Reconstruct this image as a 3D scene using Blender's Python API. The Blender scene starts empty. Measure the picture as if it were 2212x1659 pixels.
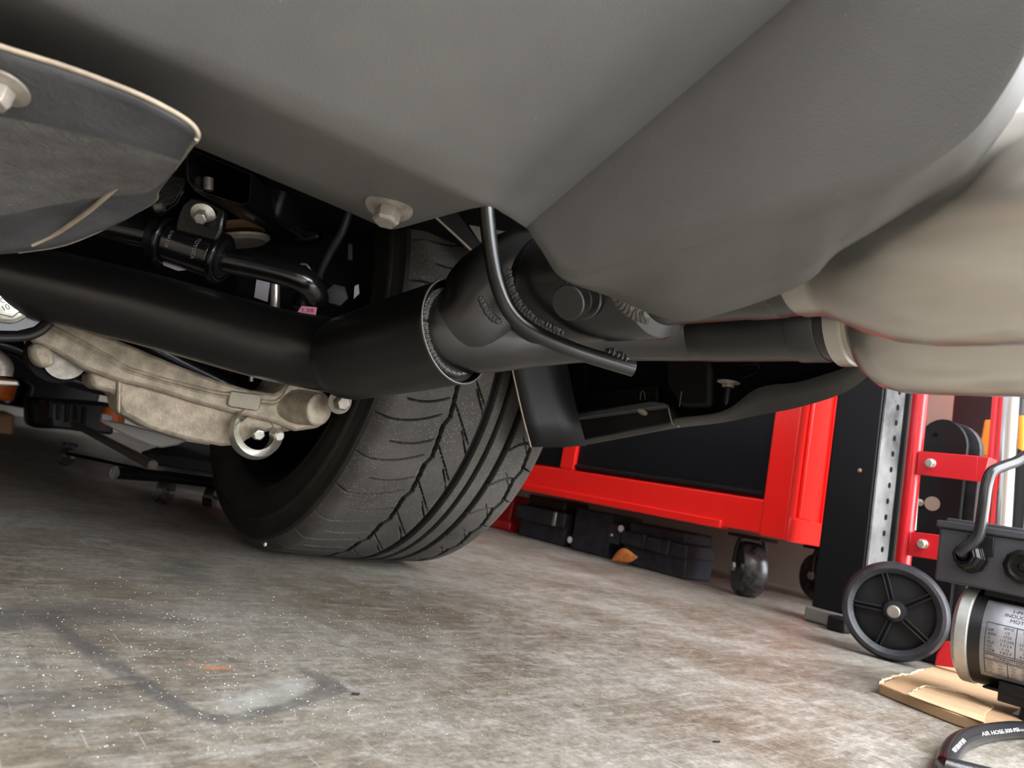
import bpy, bmesh, math, random
import numpy as np
from mathutils import Vector, Matrix

# ------------------------------------------------------------------ camera
SC = bpy.context.scene
COL = SC.collection
W, H, FPX = 2212, 1659, 1534.0
YAW, PITCH, ROLL, CAMH = 0.694, math.radians(7.56), math.radians(10.41), 0.17
def _rot(v):
    c, s = math.cos(YAW), math.sin(YAW)
    return Vector((v[0]*c + v[1]*s, -v[0]*s + v[1]*c, v[2]))
_f = Vector((0, math.cos(PITCH), math.sin(PITCH))); _r = Vector((1, 0, 0)); _u = _r.cross(_f)
FW = _rot(_f)
RT = _rot(math.cos(ROLL)*_r + math.sin(ROLL)*_u)
UP = _rot(-math.sin(ROLL)*_r + math.cos(ROLL)*_u)
CAM = Vector((0, 0, CAMH))

cam_d = bpy.data.cameras.new('camera'); cam = bpy.data.objects.new('camera', cam_d); COL.objects.link(cam)
cam_d.sensor_width = 36.0; cam_d.lens = 36.0*FPX/W; cam_d.clip_start = 0.01; cam_d.clip_end = 200
M = Matrix((RT, UP, -FW)).transposed().to_4x4(); M.translation = CAM; cam.matrix_world = M
cam_d.dof.use_dof = True; cam_d.dof.focus_distance = 0.64; cam_d.dof.aperture_fstop = 10.5
SC.camera = cam

# ------------------------------------------------------------------ world, light, exposure
wd = bpy.data.worlds.new('sky'); SC.world = wd; wd.use_nodes = True
bg = wd.node_tree.nodes['Background']; bg.inputs[0].default_value = (0.93, 0.965, 1.0, 1); bg.inputs[1].default_value = 6.0
SC.view_settings.view_transform = 'Standard'; SC.view_settings.look = 'None'
SC.view_settings.gamma = 1.0; SC.view_settings.use_curve_mapping = False
SC.view_settings.exposure = 1.3

random.seed(4); RNG = np.random.default_rng(4)

# ------------------------------------------------------------------ geometry helpers
def ray(px, py): return FW + RT*((px - W/2)/FPX) + UP*((H/2 - py)/FPX)
def P(px, py, d): return CAM + ray(px, py)*d
def on(ax, px, py, v):
    q = ray(px, py); return CAM + q*((v - CAM[ax])/q[ax])
def onX(px, py, v): return on(0, px, py, v)
def onY(px, py, v): return on(1, px, py, v)
def onZ(px, py, v): return on(2, px, py, v)

def catmull(pts, n):
    """resample a list of equal-length number tuples with a Catmull-Rom spline, n steps per span"""
    a = np.array([tuple(p) for p in pts], float)
    a = np.vstack([2*a[0]-a[1], a, 2*a[-1]-a[-2]])
    out = []
    for i in range(1, len(a)-2):
        p0, p1, p2, p3 = a[i-1:i+3]
        for k in range(n):
            t = k/n
            out.append(0.5*((2*p1)+(-p0+p2)*t+(2*p0-5*p1+4*p2-p3)*t*t+(-p0+3*p1-3*p2+p3)*t**3))
    out.append(a[-2]); return np.array(out)

def frame(axis):
    a = Vector(axis).normalized()
    s = a.cross(Vector((0, 0, 1)))
    if s.length < 1e-3: s = a.cross(Vector((1, 0, 0)))
    s.normalize(); return s, s.cross(a).normalized(), a

class MB:
    def __init__(self): self.v = []; self.f = []
    def quadgrid(self, rows, close_u=False, close_v=False, flip=False):
        b = len(self.v); nr = len(rows); nc = len(rows[0])
        for r in rows:
            for p in r: self.v.append(tuple(p))
        for i in range(nr if close_v else nr-1):
            for j in range(nc if close_u else nc-1):
                q = [b+i*nc+j, b+i*nc+(j+1) % nc, b+((i+1) % nr)*nc+(j+1) % nc, b+((i+1) % nr)*nc+j]
                self.f.append(q[::-1] if flip else q)
        return b
    def tube(self, pts, rad, seg=24, n=6, cap=True, closed=False):
        if not hasattr(rad, '__len__'): rad = [rad]*len(pts)
        if n > 1:
            a = catmull([tuple(p)+(r,) for p, r in zip(pts, rad)], n)
        else: a = np.array([tuple(p)+(r,) for p, r in zip(pts, rad)])
        if closed: a = a[:-1]
        c = [Vector(x[:3]) for x in a]; rr = a[:, 3]; N = len(c)
        tang = []
        for i in range(N):
            if closed: t = c[(i+1) % N]-c[i-1]
            else: t = c[min(i+1, N-1)]-c[max(i-1, 0)]
            tang.append(t.normalized())
        s, u, _ = frame(tang[0]); rows = []
        for i in range(N):
            t = tang[i]; s = (s - t*s.dot(t)).normalized(); u = t.cross(s)
            rows.append([c[i] + (s*math.cos(k*2*math.pi/seg) + u*math.sin(k*2*math.pi/seg))*rr[i] for k in range(seg)])
        b = self.quadgrid(rows, close_u=True, close_v=closed)
        if cap and not closed:
            self.f.append([b+k for k in range(seg)][::-1]); self.f.append([b+(N-1)*seg+k for k in range(seg)])
        return self
    def lathe(self, prof, org, axis, seg=40, cap=True, ref=None, a0=0, a1=2*math.pi):
        """prof: (distance along axis, radius) pairs"""
        s, u, a = frame(axis); org = Vector(org)
        full = abs(a1-a0-2*math.pi) < 1e-6; m = seg if full else seg+1
        rows = [[org + a*t + (s*math.cos(a0+(a1-a0)*k/seg) + u*math.sin(a0+(a1-a0)*k/seg))*r for k in range(m)] for t, r in prof]
        b = self.quadgrid(rows, close_u=full)
        if cap and full:
            if prof[0][1] > 1e-6: self.f.append([b+k for k in range(m)][::-1])
            if prof[-1][1] > 1e-6: self.f.append([b+(len(prof)-1)*m+k for k in range(m)])
        return self
    def box(self, c, size, ax=None):
        X, Y, Z = ax or (Vector((1, 0, 0)), Vector((0, 1, 0)), Vector((0, 0, 1)))
        c = Vector(c); b = len(self.v)
        for i in (-1, 1):
            for j in (-1, 1):
                for k in (-1, 1): self.v.append(tuple(c + X*(i*size[0]/2) + Y*(j*size[1]/2) + Z*(k*size[2]/2)))
        for q in ((0, 1, 3, 2), (4, 6, 7, 5), (0, 4, 5, 1), (2, 3, 7, 6), (0, 2, 6, 4), (1, 5, 7, 3)): self.f.append([b+x for x in q])
        return self
    def span(self, lo, hi):
        return self.box([(a+b)/2 for a, b in zip(lo, hi)], [abs(b-a) for a, b in zip(lo, hi)])
    def prism(self, poly, vec):
        b = len(self.v); n = len(poly); vec = Vector(vec)
        for p in poly: self.v.append(tuple(p))
        for p in poly: self.v.append(tuple(Vector(p)+vec))
        self.f.append([b+i for i in range(n)]); self.f.append([b+n+i for i in range(n)][::-1])
        for i in range(n): self.f.append([b+i, b+n+i, b+n+(i+1) % n, b+(i+1) % n])
        return self
    def hexhead(self, c, axis, r, hgt):
        return self.lathe([(0, r), (hgt*.8, r), (hgt, r*.82)], c, axis, seg=6)
    def mesh(self, v, f):
        b = len(self.v); self.v += [tuple(x) for x in v]; self.f += [[b+i for i in q] for q in f]; return self
    def build(self, name, mat, parent=None, bevel=0, sharp=32, solid=0, subsurf=0, offset=1, label=None, kind=None, smooth=True):
        me = bpy.data.meshes.new(name); me.from_pydata(self.v, [], self.f)
        bm = bmesh.new(); bm.from_mesh(me); bmesh.ops.recalc_face_normals(bm, faces=bm.faces); bm.to_mesh(me); bm.free()
        o = bpy.data.objects.new(name, me); COL.objects.link(o)
        if mat: me.materials.append(mat)
        if smooth:
            me.polygons.foreach_set('use_smooth', [True]*len(me.polygons))
            me.set_sharp_from_angle(angle=math.radians(sharp))
        if solid:
            m = o.modifiers.new('solid', 'SOLIDIFY'); m.thickness = solid; m.offset = offset
        if bevel:
            m = o.modifiers.new('bevel', 'BEVEL'); m.width = bevel; m.segments = 2; m.limit_method = 'ANGLE'; m.angle_limit = math.radians(35); m.harden_normals = False
        if subsurf:
            m = o.modifiers.new('sub', 'SUBSURF'); m.levels = subsurf; m.render_levels = subsurf
        if parent: attach(o, parent)
        if label: o['label'] = label
        if kind: o['kind'] = kind
        return o

def attach(o, parent):
    o.parent = parent
    if parent.type == 'EMPTY': o.matrix_parent_inverse = Matrix.Translation(-parent.location)
def thing(name, label, cat, loc, group=None):
    o = bpy.data.objects.new(name, None); COL.objects.link(o); o.empty_display_size = .05
    o.location = loc; return tag(o, label, cat, group)
def tag(o, label, cat, group=None):
    o['label'] = label; o['category'] = cat
    if group: o['group'] = group
    return o

def text_geo(s, size, extrude=0.0):
    cu = bpy.data.curves.new('t', 'FONT'); cu.body = s; cu.size = size; cu.extrude = extrude; cu.resolution_u = 3
    cu.align_x = 'LEFT'
    o = bpy.data.objects.new('t', cu); COL.objects.link(o)
    dg = bpy.context.evaluated_depsgraph_get(); me = bpy.data.meshes.new_from_object(o.evaluated_get(dg))
    v = [tuple(x.co) for x in me.vertices]; f = [list(p.vertices) for p in me.polygons]
    bpy.data.objects.remove(o); bpy.data.curves.remove(cu); bpy.data.meshes.remove(me)
    return v, f

# ------------------------------------------------------------------ materials
def mat(name, col, rough=.5, metal=0., spec=.5, coat=0., var=0., vscale=30., bump=0., bscale=200., col2=None, specks=0., spcol=(.7, .65, .55), spscale=300., rvar=0., stretch=None):
    m = bpy.data.materials.new(name); m.use_nodes = True; nt = m.node_tree; N = nt.nodes; L = nt.links
    b = N['Principled BSDF']
    b.inputs['Base Color'].default_value = (*col, 1); b.inputs['Roughness'].default_value = rough
    b.inputs['Metallic'].default_value = metal; b.inputs['Specular IOR Level'].default_value = spec
    b.inputs['Coat Weight'].default_value = coat; b.inputs['Coat Roughness'].default_value = .12
    tc = N.new('ShaderNodeTexCoord'); src = tc.outputs['Object']
    if stretch:
        mp = N.new('ShaderNodeMapping'); mp.inputs['Scale'].default_value = stretch; L.new(src, mp.inputs[0]); src = mp.outputs[0]
    out = None
    if var or col2:
        nz = N.new('ShaderNodeTexNoise'); nz.inputs['Scale'].default_value = vscale; nz.inputs['Detail'].default_value = 6; nz.inputs['Roughness'].default_value = .6
        L.new(src, nz.inputs['Vector'])
        rp = N.new('ShaderNodeValToRGB'); rp.color_ramp.elements[0].position = .35; rp.color_ramp.elements[1].position = .68
        c2 = col2 or tuple(min(1, c*(1+var)) for c in col); c1 = col if col2 else tuple(c*(1-var) for c in col)
        rp.color_ramp.elements[0].color = (*c1, 1); rp.color_ramp.elements[1].color = (*c2, 1)
        L.new(nz.outputs['Fac'], rp.inputs['Fac']); out = rp.outputs['Color']
        if rvar:
            mr = N.new('ShaderNodeMapRange'); mr.inputs['To Min'].default_value = max(0, rough-rvar); mr.inputs['To Max'].default_value = min(1, rough+rvar)
            L.new(nz.outputs['Fac'], mr.inputs['Value']); L.new(mr.outputs[0], b.inputs['Roughness'])
    if specks:
        vo = N.new('ShaderNodeTexVoronoi'); vo.inputs['Scale'].default_value = spscale; L.new(tc.outputs['Object'], vo.inputs['Vector'])
        n2 = N.new('ShaderNodeTexNoise'); n2.inputs['Scale'].default_value = spscale*.07; n2.inputs['Detail'].default_value = 4; L.new(tc.outputs['Object'], n2.inputs['Vector'])
        mu = N.new('ShaderNodeMath'); mu.operation = 'MULTIPLY'; mu.inputs[1].default_value = specks*2; L.new(n2.outputs['Fac'], mu.inputs[0])
        mr = N.new('ShaderNodeMath'); mr.operation = 'LESS_THAN'; L.new(vo.outputs['Distance'], mr.inputs[0]); L.new(mu.outputs[0], mr.inputs[1])
        mx = N.new('ShaderNodeMix'); mx.data_type = 'RGBA'; L.new(mr.outputs[0], mx.inputs['Factor'])
        if out: L.new(out, mx.inputs['A'])
        else: mx.inputs['A'].default_value = (*col, 1)
        mx.inputs['B'].default_value = (*spcol, 1); out = mx.outputs['Result']
    if out: L.new(out, b.inputs['Base Color'])
    if bump:
        n3 = N.new('ShaderNodeTexNoise'); n3.inputs['Scale'].default_value = bscale; n3.inputs['Detail'].default_value = 4; L.new(src, n3.inputs['Vector'])
        bp = N.new('ShaderNodeBump'); bp.inputs['Strength'].default_value = bump; bp.inputs['Distance'].default_value = .002
        L.new(n3.outputs['Fac'], bp.inputs['Height']); L.new(bp.outputs[0], b.inputs['Normal'])
    return m

MT = {}

MT['bumper'] = mat('grained_bumper_plastic', (.088, .085, .080), .6, var=.08, vscale=14, bump=.12, bscale=900, specks=.032, spcol=(.20, .19, .17), spscale=110)
MT['tray'] = mat('undertray_plastic', (.056, .056, .060), .6, var=.2, vscale=45, bump=.3, bscale=350)
MT['felt'] = mat('grey_felt_liner', (.10, .096, .092), .85, var=.22, vscale=70, bump=.6, bscale=420)
MT['edge'] = mat('pale_tan_edge', (.30, .24, .175), .6, var=.25, vscale=60)  # pale tan; on the tray rim it stands for caught light
MT['bodypaint'] = mat('car_paint', (.74, .78, .84), .3, coat=.6)
MT['exhaust'] = mat('satin_black_coating', (.0045, .0042, .004), .29, spec=.75, bump=.04, bscale=1500)
MT['lipm'] = mat('grey_lip', (.16, .145, .13), .4, metal=.4)
MT['weldg'] = mat('bare_grey_weld', (.13, .127, .12), .42, metal=.4, bump=.5, bscale=260)
MT['weld'] = mat('black_coated_weld', (.05, .048, .046), .28, spec=.8, bump=.6, bscale=260)
MT['steel'] = mat('brushed_stainless_tip', (.52, .49, .44), .30, metal=1, var=.05, vscale=8, rvar=.05, stretch=(3, 1, 8))
MT['black'] = mat('gloss_black_paint', (.005, .005, .0055), .22, spec=.32, var=.3, vscale=40, bump=.08, bscale=300)
MT['swaym'] = mat('polished_black_paint', (.006, .006, .007), .2, spec=.9, bump=.05, bscale=300)
MT['matte'] = mat('matte_black_plastic', (.006, .006, .0065), .5, spec=.3, bump=.15, bscale=500)
MT['dusty'] = mat('dusty_black_plastic', (.007, .0065, .006), .55, spec=.3, col2=(.022, .02, .018), vscale=18, specks=.045, spcol=(.25, .2, .15), spscale=260)
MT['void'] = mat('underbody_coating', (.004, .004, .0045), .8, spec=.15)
MT['alu'] = mat('sand_cast_aluminium', (.38, .32, .245), .55, metal=.3, var=.3, vscale=60, bump=.35, bscale=420)
MT['alum2'] = mat('machined_aluminium', (.30, .27, .22), .45, metal=.5, var=.12, vscale=80)
MT['zinc'] = mat('zinc_plated_steel', (.62, .60, .54), .33, metal=.85, var=.12, vscale=150)
MT['dullbolt'] = mat('dusty_steel_bolt', (.25, .22, .185), .5, metal=.4, var=.25, vscale=120)
MT['rubber'] = mat('tyre_rubber', (.040, .036, .032), .75, spec=.3, col2=(.074, .068, .060), vscale=12, bump=.15, bscale=600, specks=.13, spcol=(.34, .30, .25), spscale=380)
MT['sidewall'] = mat('tyre_sidewall_rubber', (.012, .011, .010), .7, spec=.3, col2=(.024, .021, .018), vscale=20, bump=.08, bscale=500)
MT['red'] = mat('red_powder_coat', (.92, .016, .012), .3, coat=.3, bump=.02, bscale=500)
MT['red2'] = mat('red_gloss_paint', (.60, .010, .018), .28, coat=.3)
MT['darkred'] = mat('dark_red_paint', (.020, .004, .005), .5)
MT['drawer'] = mat('black_drawer_front', (.005, .005, .0065), .36, spec=.35)
MT['blackpaint'] = mat('black_powder_coat', (.005, .005, .006), .45, spec=.3)
MT['greyst'] = mat('galvanised_strip', (.42, .43, .42), .4, metal=.5, vscale=9, col2=(.06, .06, .065))
MT['chrome'] = mat('chromed_tube', (.45, .45, .45), .2, metal=1)
MT['polyr'] = mat('scuffed_black_wheel_rubber', (.012, .012, .015), .45, col2=(.035, .035, .042), vscale=40, bump=.3, bscale=160)
MT['hub'] = mat('black_hub_plastic', (.008, .008, .010), .5, spec=.35, specks=.04, spcol=(.3, .28, .25), spscale=200)
MT['caster'] = mat('worn_caster_rubber', (.010, .010, .012), .25, col2=(.06, .055, .05), vscale=70)
MT['orange'] = mat('orange_paint', (.85, .28, .015), .4)
MT['hotor'] = mat('bright_orange_plastic', (.9, .16, .02), .45)
MT['motor'] = mat('black_motor_paint', (.012, .012, .012), .38)
MT['ring'] = mat('cast_silver_end_bell', (.52, .52, .50), .42, metal=.6, var=.12, vscale=90)
MT['plate'] = mat('brushed_rating_plate', (.50, .50, .54), .42, metal=.5, var=.06, vscale=20, stretch=(1, 1, 20))
MT['box'] = mat('dark_grey_junction_box', (.050, .050, .058), .45, bump=.2, bscale=700)
MT['cable'] = mat('black_cable_sheath', (.02, .02, .022), .22, spec=.6)
MT['ink'] = mat('black_print', (.02, .02, .025), .6)
MT['redink'] = mat('red_print', (.55, .04, .03), .6)
MT['white'] = mat('white_print', (.62, .62, .64), .6)
MT['sticker'] = mat('lavender_white_sticker', (.55, .53, .60), .5)
MT['pink'] = mat('pink_sticker', (.80, .27, .38), .55)
MT['card'] = mat('corrugated_cardboard', (.44, .28, .155), .8, var=.1, vscale=25, bump=.1, bscale=200)
MT['torn'] = mat('torn_cardboard_ply', (.56, .38, .22), .85, var=.12, vscale=40, bump=.3, bscale=250)
MT['cardedge'] = mat('frayed_cardboard_edge', (.70, .58, .38), .9, bump=.6, bscale=300)
MT['hose'] = mat('black_rubber_hose', (.014, .014, .017), .25, spec=.6, bump=.1, bscale=300)
MT['leaf'] = mat('dry_leaf', (.42, .13, .025), .6, var=.3, vscale=60)
MT['grit'] = mat('pale_sand_grit', (.62, .57, .49), .7, var=.25, vscale=900)
MT['crumb'] = mat('dark_rubber_crumb', (.015, .015, .02), .6)
MT['blockp'] = mat('scuffed_black_block', (.016, .016, .021), .5, spec=.4, col2=(.042, .042, .052), vscale=30)
MT['wall'] = mat('painted_plaster', (.40, .33, .27), .8, var=.05, vscale=5)
MT['wall2'] = mat('white_plaster', (.62, .60, .57), .85, var=.04, vscale=4)
MT['sky_block'] = mat('sky_block_brown', (.17, .135, .105), .9, var=.2, vscale=12)
MT['silverp'] = mat('satin_grey_underpanel', (.20, .185, .165), .55, var=.1, vscale=20)
MT['paper'] = mat('white_paper_label', (.75, .74, .74), .7)
MT['tan'] = mat('tan_box_board', (.36, .20, .11), .8)
MT['rust'] = mat('rusty_rim', (.20, .11, .05), .6)

# ================================================================== SETTING
CARX0, CARX1 = -0.98, 0.80
def structure(o): o['kind'] = 'structure'; return o

# floor: fine grid in view with a stain mask stored as an attribute, coarse slab around it
def seg_dist(px, py, poly):
    d = np.full(px.shape, 9.); w = np.zeros(px.shape)
    for (x0, y0, w0), (x1, y1, w1) in zip(poly[:-1], poly[1:]):
        dx, dy = x1-x0, y1-y0; t = np.clip(((px-x0)*dx+(py-y0)*dy)/(dx*dx+dy*dy+1e-12), 0, 1)
        q = np.hypot(px-x0-t*dx, py-y0-t*dy) - (w0+(w1-w0)*t); d = np.minimum(d, q)
    return d
def fpt(px, py, w): p = onZ(px, py, 0); return (p.x, p.y, w)
gx = np.concatenate([[-9, -4.2, -2, -1, -.4], np.arange(-.1, .75, .003), np.arange(.75, 1.25, .02), [1.4, 1.7, 2.15, 9]])
gy = np.concatenate([[-12, -6, -3, -1.5, -.6, -.2], np.arange(0.1, .8, .003), np.arange(.8, 1.0, .02), [1.2, 1.6, 2.4, 3.5, 5.6]])
XX, YY = np.meshgrid(gx, gy)
ring = [fpt(*a) for a in [(110, 1345, .007), (250, 1440, .008), (330, 1490, .0075), (400, 1535, .007), (470, 1556, .0065), (540, 1545, .006), (620, 1525, .006), (690, 1500, .008), (718, 1488, .011), (706, 1470, .009), (650, 1445, .004)]]
blot = [fpt(*a) for a in [(0, 1335, .03), (120, 1325, .028), (240, 1322, .024), (330, 1335, .012), (400, 1345, .004)]]
blot2 = [fpt(*a) for a in [(370, 1230, .02), (440, 1255, .015), (400, 1215, .014)]]
blot3 = [fpt(*a) for a in [(60, 1510, .022), (150, 1520, .02), (230, 1505, .012)]]
def soft(d, e): return np.clip(.5 - d/e, 0, 1)
mask = np.maximum.reduce([.78*soft(seg_dist(XX, YY, ring), .004), .75*soft(seg_dist(XX, YY, blot), .03), .6*soft(seg_dist(XX, YY, blot2), .03), .55*soft(seg_dist(XX, YY, blot3), .03)])
pale = [fpt(*a) for a in [(640, 1480, .012), (560, 1510, .014), (520, 1525, .012)]]
pmask = .5*soft(seg_dist(XX, YY, pale), .02)
rust = [fpt(*a) for a in [(450, 1442, .004), (490, 1443, .003)]]
rust2 = [fpt(*a) for a in [(410, 1430, .003), (415, 1430, .003)]]
rmask = np.maximum(.9*soft(seg_dist(XX, YY, rust), .004), .6*soft(seg_dist(XX, YY, rust2), .004))
fl = MB(); fl.quadgrid([[(x, y, 0) for x in gx] for y in gy])
def floor_material():
    m = bpy.data.materials.new('sealed_concrete'); m.use_nodes = True; nt = m.node_tree; N = nt.nodes; L = nt.links; b = N['Principled BSDF']
    tc = N.new('ShaderNodeTexCoord')
    def noise(s, d=6, r=.6, vec=None, dist=0):
        n = N.new('ShaderNodeTexNoise'); n.inputs['Scale'].default_value = s; n.inputs['Detail'].default_value = d; n.inputs['Roughness'].default_value = r; n.inputs['Distortion'].default_value = dist
        L.new(vec or tc.outputs['Object'], n.inputs['Vector']); return n.outputs['Fac']
    def ramp(f, p0, c0, p1, c1):
        r = N.new('ShaderNodeValToRGB'); e = r.color_ramp.elements; e[0].position = p0; e[0].color = (*c0, 1); e[1].position = p1; e[1].color = (*c1, 1); L.new(f, r.inputs[0]); return r.outputs[0]
    def mix(f, a, c, mode='MIX'):
        x = N.new('ShaderNodeMix'); x.data_type = 'RGBA'; x.blend_type = mode
        if isinstance(f, (int, float)): x.inputs['Factor'].default_value = f
        else: L.new(f, x.inputs['Factor'])
        for s, q in (('A', a), ('B', c)):
            if isinstance(q, tuple): x.inputs[s].default_value = (*q, 1)
            else: L.new(q, x.inputs[s])
        return x.outputs['Result']
    base = ramp(noise(5, 8, .65, dist=.4), .36, (.205, .172, .135), .64, (.36, .345, .315))
    fine = ramp(noise(70, 8, .7), .32, (.62, .60, .56), .7, (1.12, 1.12, 1.12)); base = mix(1.0, base, fine, 'MULTIPLY')
    mid = ramp(noise(24, 9, .72, dist=.8), .34, (.66, .635, .60), .66, (1.22, 1.22, 1.22)); base = mix(1.0, base, mid, 'MULTIPLY')
    mp = N.new('ShaderNodeMapping'); mp.inputs['Scale'].default_value = (9, 60, 1); mp.inputs['Rotation'].default_value = (0, 0, .62); L.new(tc.outputs['Object'], mp.inputs[0])
    streak = ramp(noise(1.6, 8, .7, mp.outputs[0], .6), .50, (0, 0, 0), .66, (1, 1, 1)); base = mix(N_mul(N, L, streak, .42), base, (.50, .49, .47))
    white = ramp(noise(13, 10, .75, dist=1.2), .56, (0, 0, 0), .72, (1, 1, 1)); base = mix(N_mul(N, L, white, .5), base, (.55, .54, .52))
    hf = ramp(noise(190, 8, .75), .34, (.68, .66, .63), .66, (1.25, 1.25, 1.25)); base = mix(1.0, base, hf, 'MULTIPLY')
    for ang, sc_ in ((.95, (420, 9, 1)), (-.45, (520, 11, 1)), (.25, (380, 7, 1))):
        m2 = N.new('ShaderNodeMapping'); m2.inputs['Scale'].default_value = sc_; m2.inputs['Rotation'].default_value = (0, 0, ang); L.new(tc.outputs['Object'], m2.inputs[0])
        scr = ramp(noise(1.0, 3, .5, m2.outputs[0], .2), .70, (0, 0, 0), .74, (1, 1, 1)); base = mix(N_mul(N, L, scr, .5), base, (.58, .57, .54))
    gritn = ramp(noise(420, 3, .6), .66, (0, 0, 0), .72, (1, 1, 1)); base = mix(N_mul(N, L, gritn, .55), base, (.62, .60, .56))
    dark = ramp(noise(260, 4, .6), .27, (1, 1, 1), .34, (0, 0, 0)); base = mix(N_mul(N, L, dark, .5), base, (.10, .085, .07))
    for nm, c, sc in (('pale', (.46, .47, .45), 40), ('stain', (.085, .083, .085), 45), ('rust', (.52, .23, .11), 60)):
        at = N.new('ShaderNodeAttribute'); at.attribute_name = nm
        k = N.new('ShaderNodeMath'); k.operation = 'MULTIPLY'; L.new(at.outputs['Fac'], k.inputs[0])
        nn = N.new('ShaderNodeMapRange'); nn.inputs['From Min'].default_value = .3; nn.inputs['From Max'].default_value = .6; nn.inputs['To Min'].default_value = .45; nn.inputs['To Max'].default_value = 1.05; L.new(noise(sc, 8, .7), nn.inputs[0]); L.new(nn.outputs[0], k.inputs[1])
        base = mix(k.outputs[0], base, c)
    L.new(base, b.inputs['Base Color'])
    rr = N.new('ShaderNodeMapRange'); rr.inputs['To Min'].default_value = .26; rr.inputs['To Max'].default_value = .62; L.new(noise(30, 6, .7), rr.inputs[0]); L.new(rr.outputs[0], b.inputs['Roughness'])
    b.inputs['Specular IOR Level'].default_value = .45
    bp = N.new('ShaderNodeBump'); bp.inputs['Strength'].default_value = .35; bp.inputs['Distance'].default_value = .0015; L.new(noise(320, 6, .75), bp.inputs['Height']); L.new(bp.outputs[0], b.inputs['Normal'])
    return m
def N_mul(N, L, sock, v):
    k = N.new('ShaderNodeMath'); k.operation = 'MULTIPLY'; L.new(sock, k.inputs[0]); k.inputs[1].default_value = v; return k.outputs[0]
floor = structure(fl.build('floor', floor_material(), smooth=False))
for nm, a in (('stain', mask), ('pale', pmask), ('rust', rmask)):
    at = floor.data.attributes.new(nm, 'FLOAT', 'POINT'); at.data.foreach_set('value', a.ravel().astype(np.float32))

structure(MB().span((2.15, -.45, 0), (2.25, 5.6, 2.7)).build('wall_right', MT['wall'], smooth=False))
structure(MB().span((-1.8, -.45, 0), (-1.7, 5.6, 2.7)).build('wall_left', MT['wall'], smooth=False))
structure(MB().span((-1.8, 5.6, 0), (2.25, 5.7, 2.7)).build('wall_front', MT['wall2'], smooth=False))
structure(MB().span((-1.8, -.45, 2.7), (2.25, 5.7, 2.8)).build('ceiling', MT['wall2'], smooth=False))
structure(MB().span((-1.8, -.55, 0), (-1.1, -.45, 2.25)).build('wall_rear_left', MT['wall2'], smooth=False))
structure(MB().span((-1.5, -7.0, 0), (-1.3, -.56, 3.6)).build('added_sky_block_wall', MT['sky_block'], smooth=False))  # unseen outside wall, added to cut sky light from the left
structure(MB().span((-1.8, -.55, 2.25), (2.25, -.45, 2.8)).build('wall_rear', MT['wall2'], smooth=False))

# ================================================================== CAR
car = thing('car', 'car seen from beneath its grey rear bumper with black exhaust and wide tyre', 'car', (0, .6, 0))

# --- bumper cover ------------------------------------------------------------
ZF, YFOLD, YEDGE, TAN = .33, .347, .443, .72
def planeA(px, py):
    q = ray(px, py); d = (ZF - CAM.z + YFOLD*TAN)/(q.z + q.y*TAN); return d
_c1 = P(1146, 482, planeA(1146, 482)); _c2 = P(1640, 60, planeA(1640, 60)); _c3 = P(1942, 396, .318); _nB = (_c2-_c1).cross(_c3-_c1).normalized()
def planeB(px, py): return (_c1-CAM).dot(_nB)/ray(px, py).dot(_nB)
def flz(px, py, z=ZF): return (z-CAM.z)/ray(px, py).z
cols = []   # (edge px,py,d) (fold px,py,d) (top px,py,d)
for e, f, t in [((-330, -15), (-330, -195), (-330, -520)), ((0, 130), (100, -2), (100, -420)), ((420, 311), (450, 160), (600, -300)), ((700, 430), (680, 267), (950, -280)),
                ((800, 474), (780, 314), (1130, -260)), ((838, 489), (820, 333), (1200, -250)), ((862, 489), (850, 347), (1250, -250)), ((930, 470), (920, 379), (1380, -240)), ((1045, 441), (1040, 434), (1640, -200))]:
    cols.append(((*e, flz(*e)), (*f, flz(*f)), (*t, planeA(*t))))
cols[-1] = ((1045, 441, flz(1045, 441)+.002), cols[-1][1], cols[-1][2])
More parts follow.
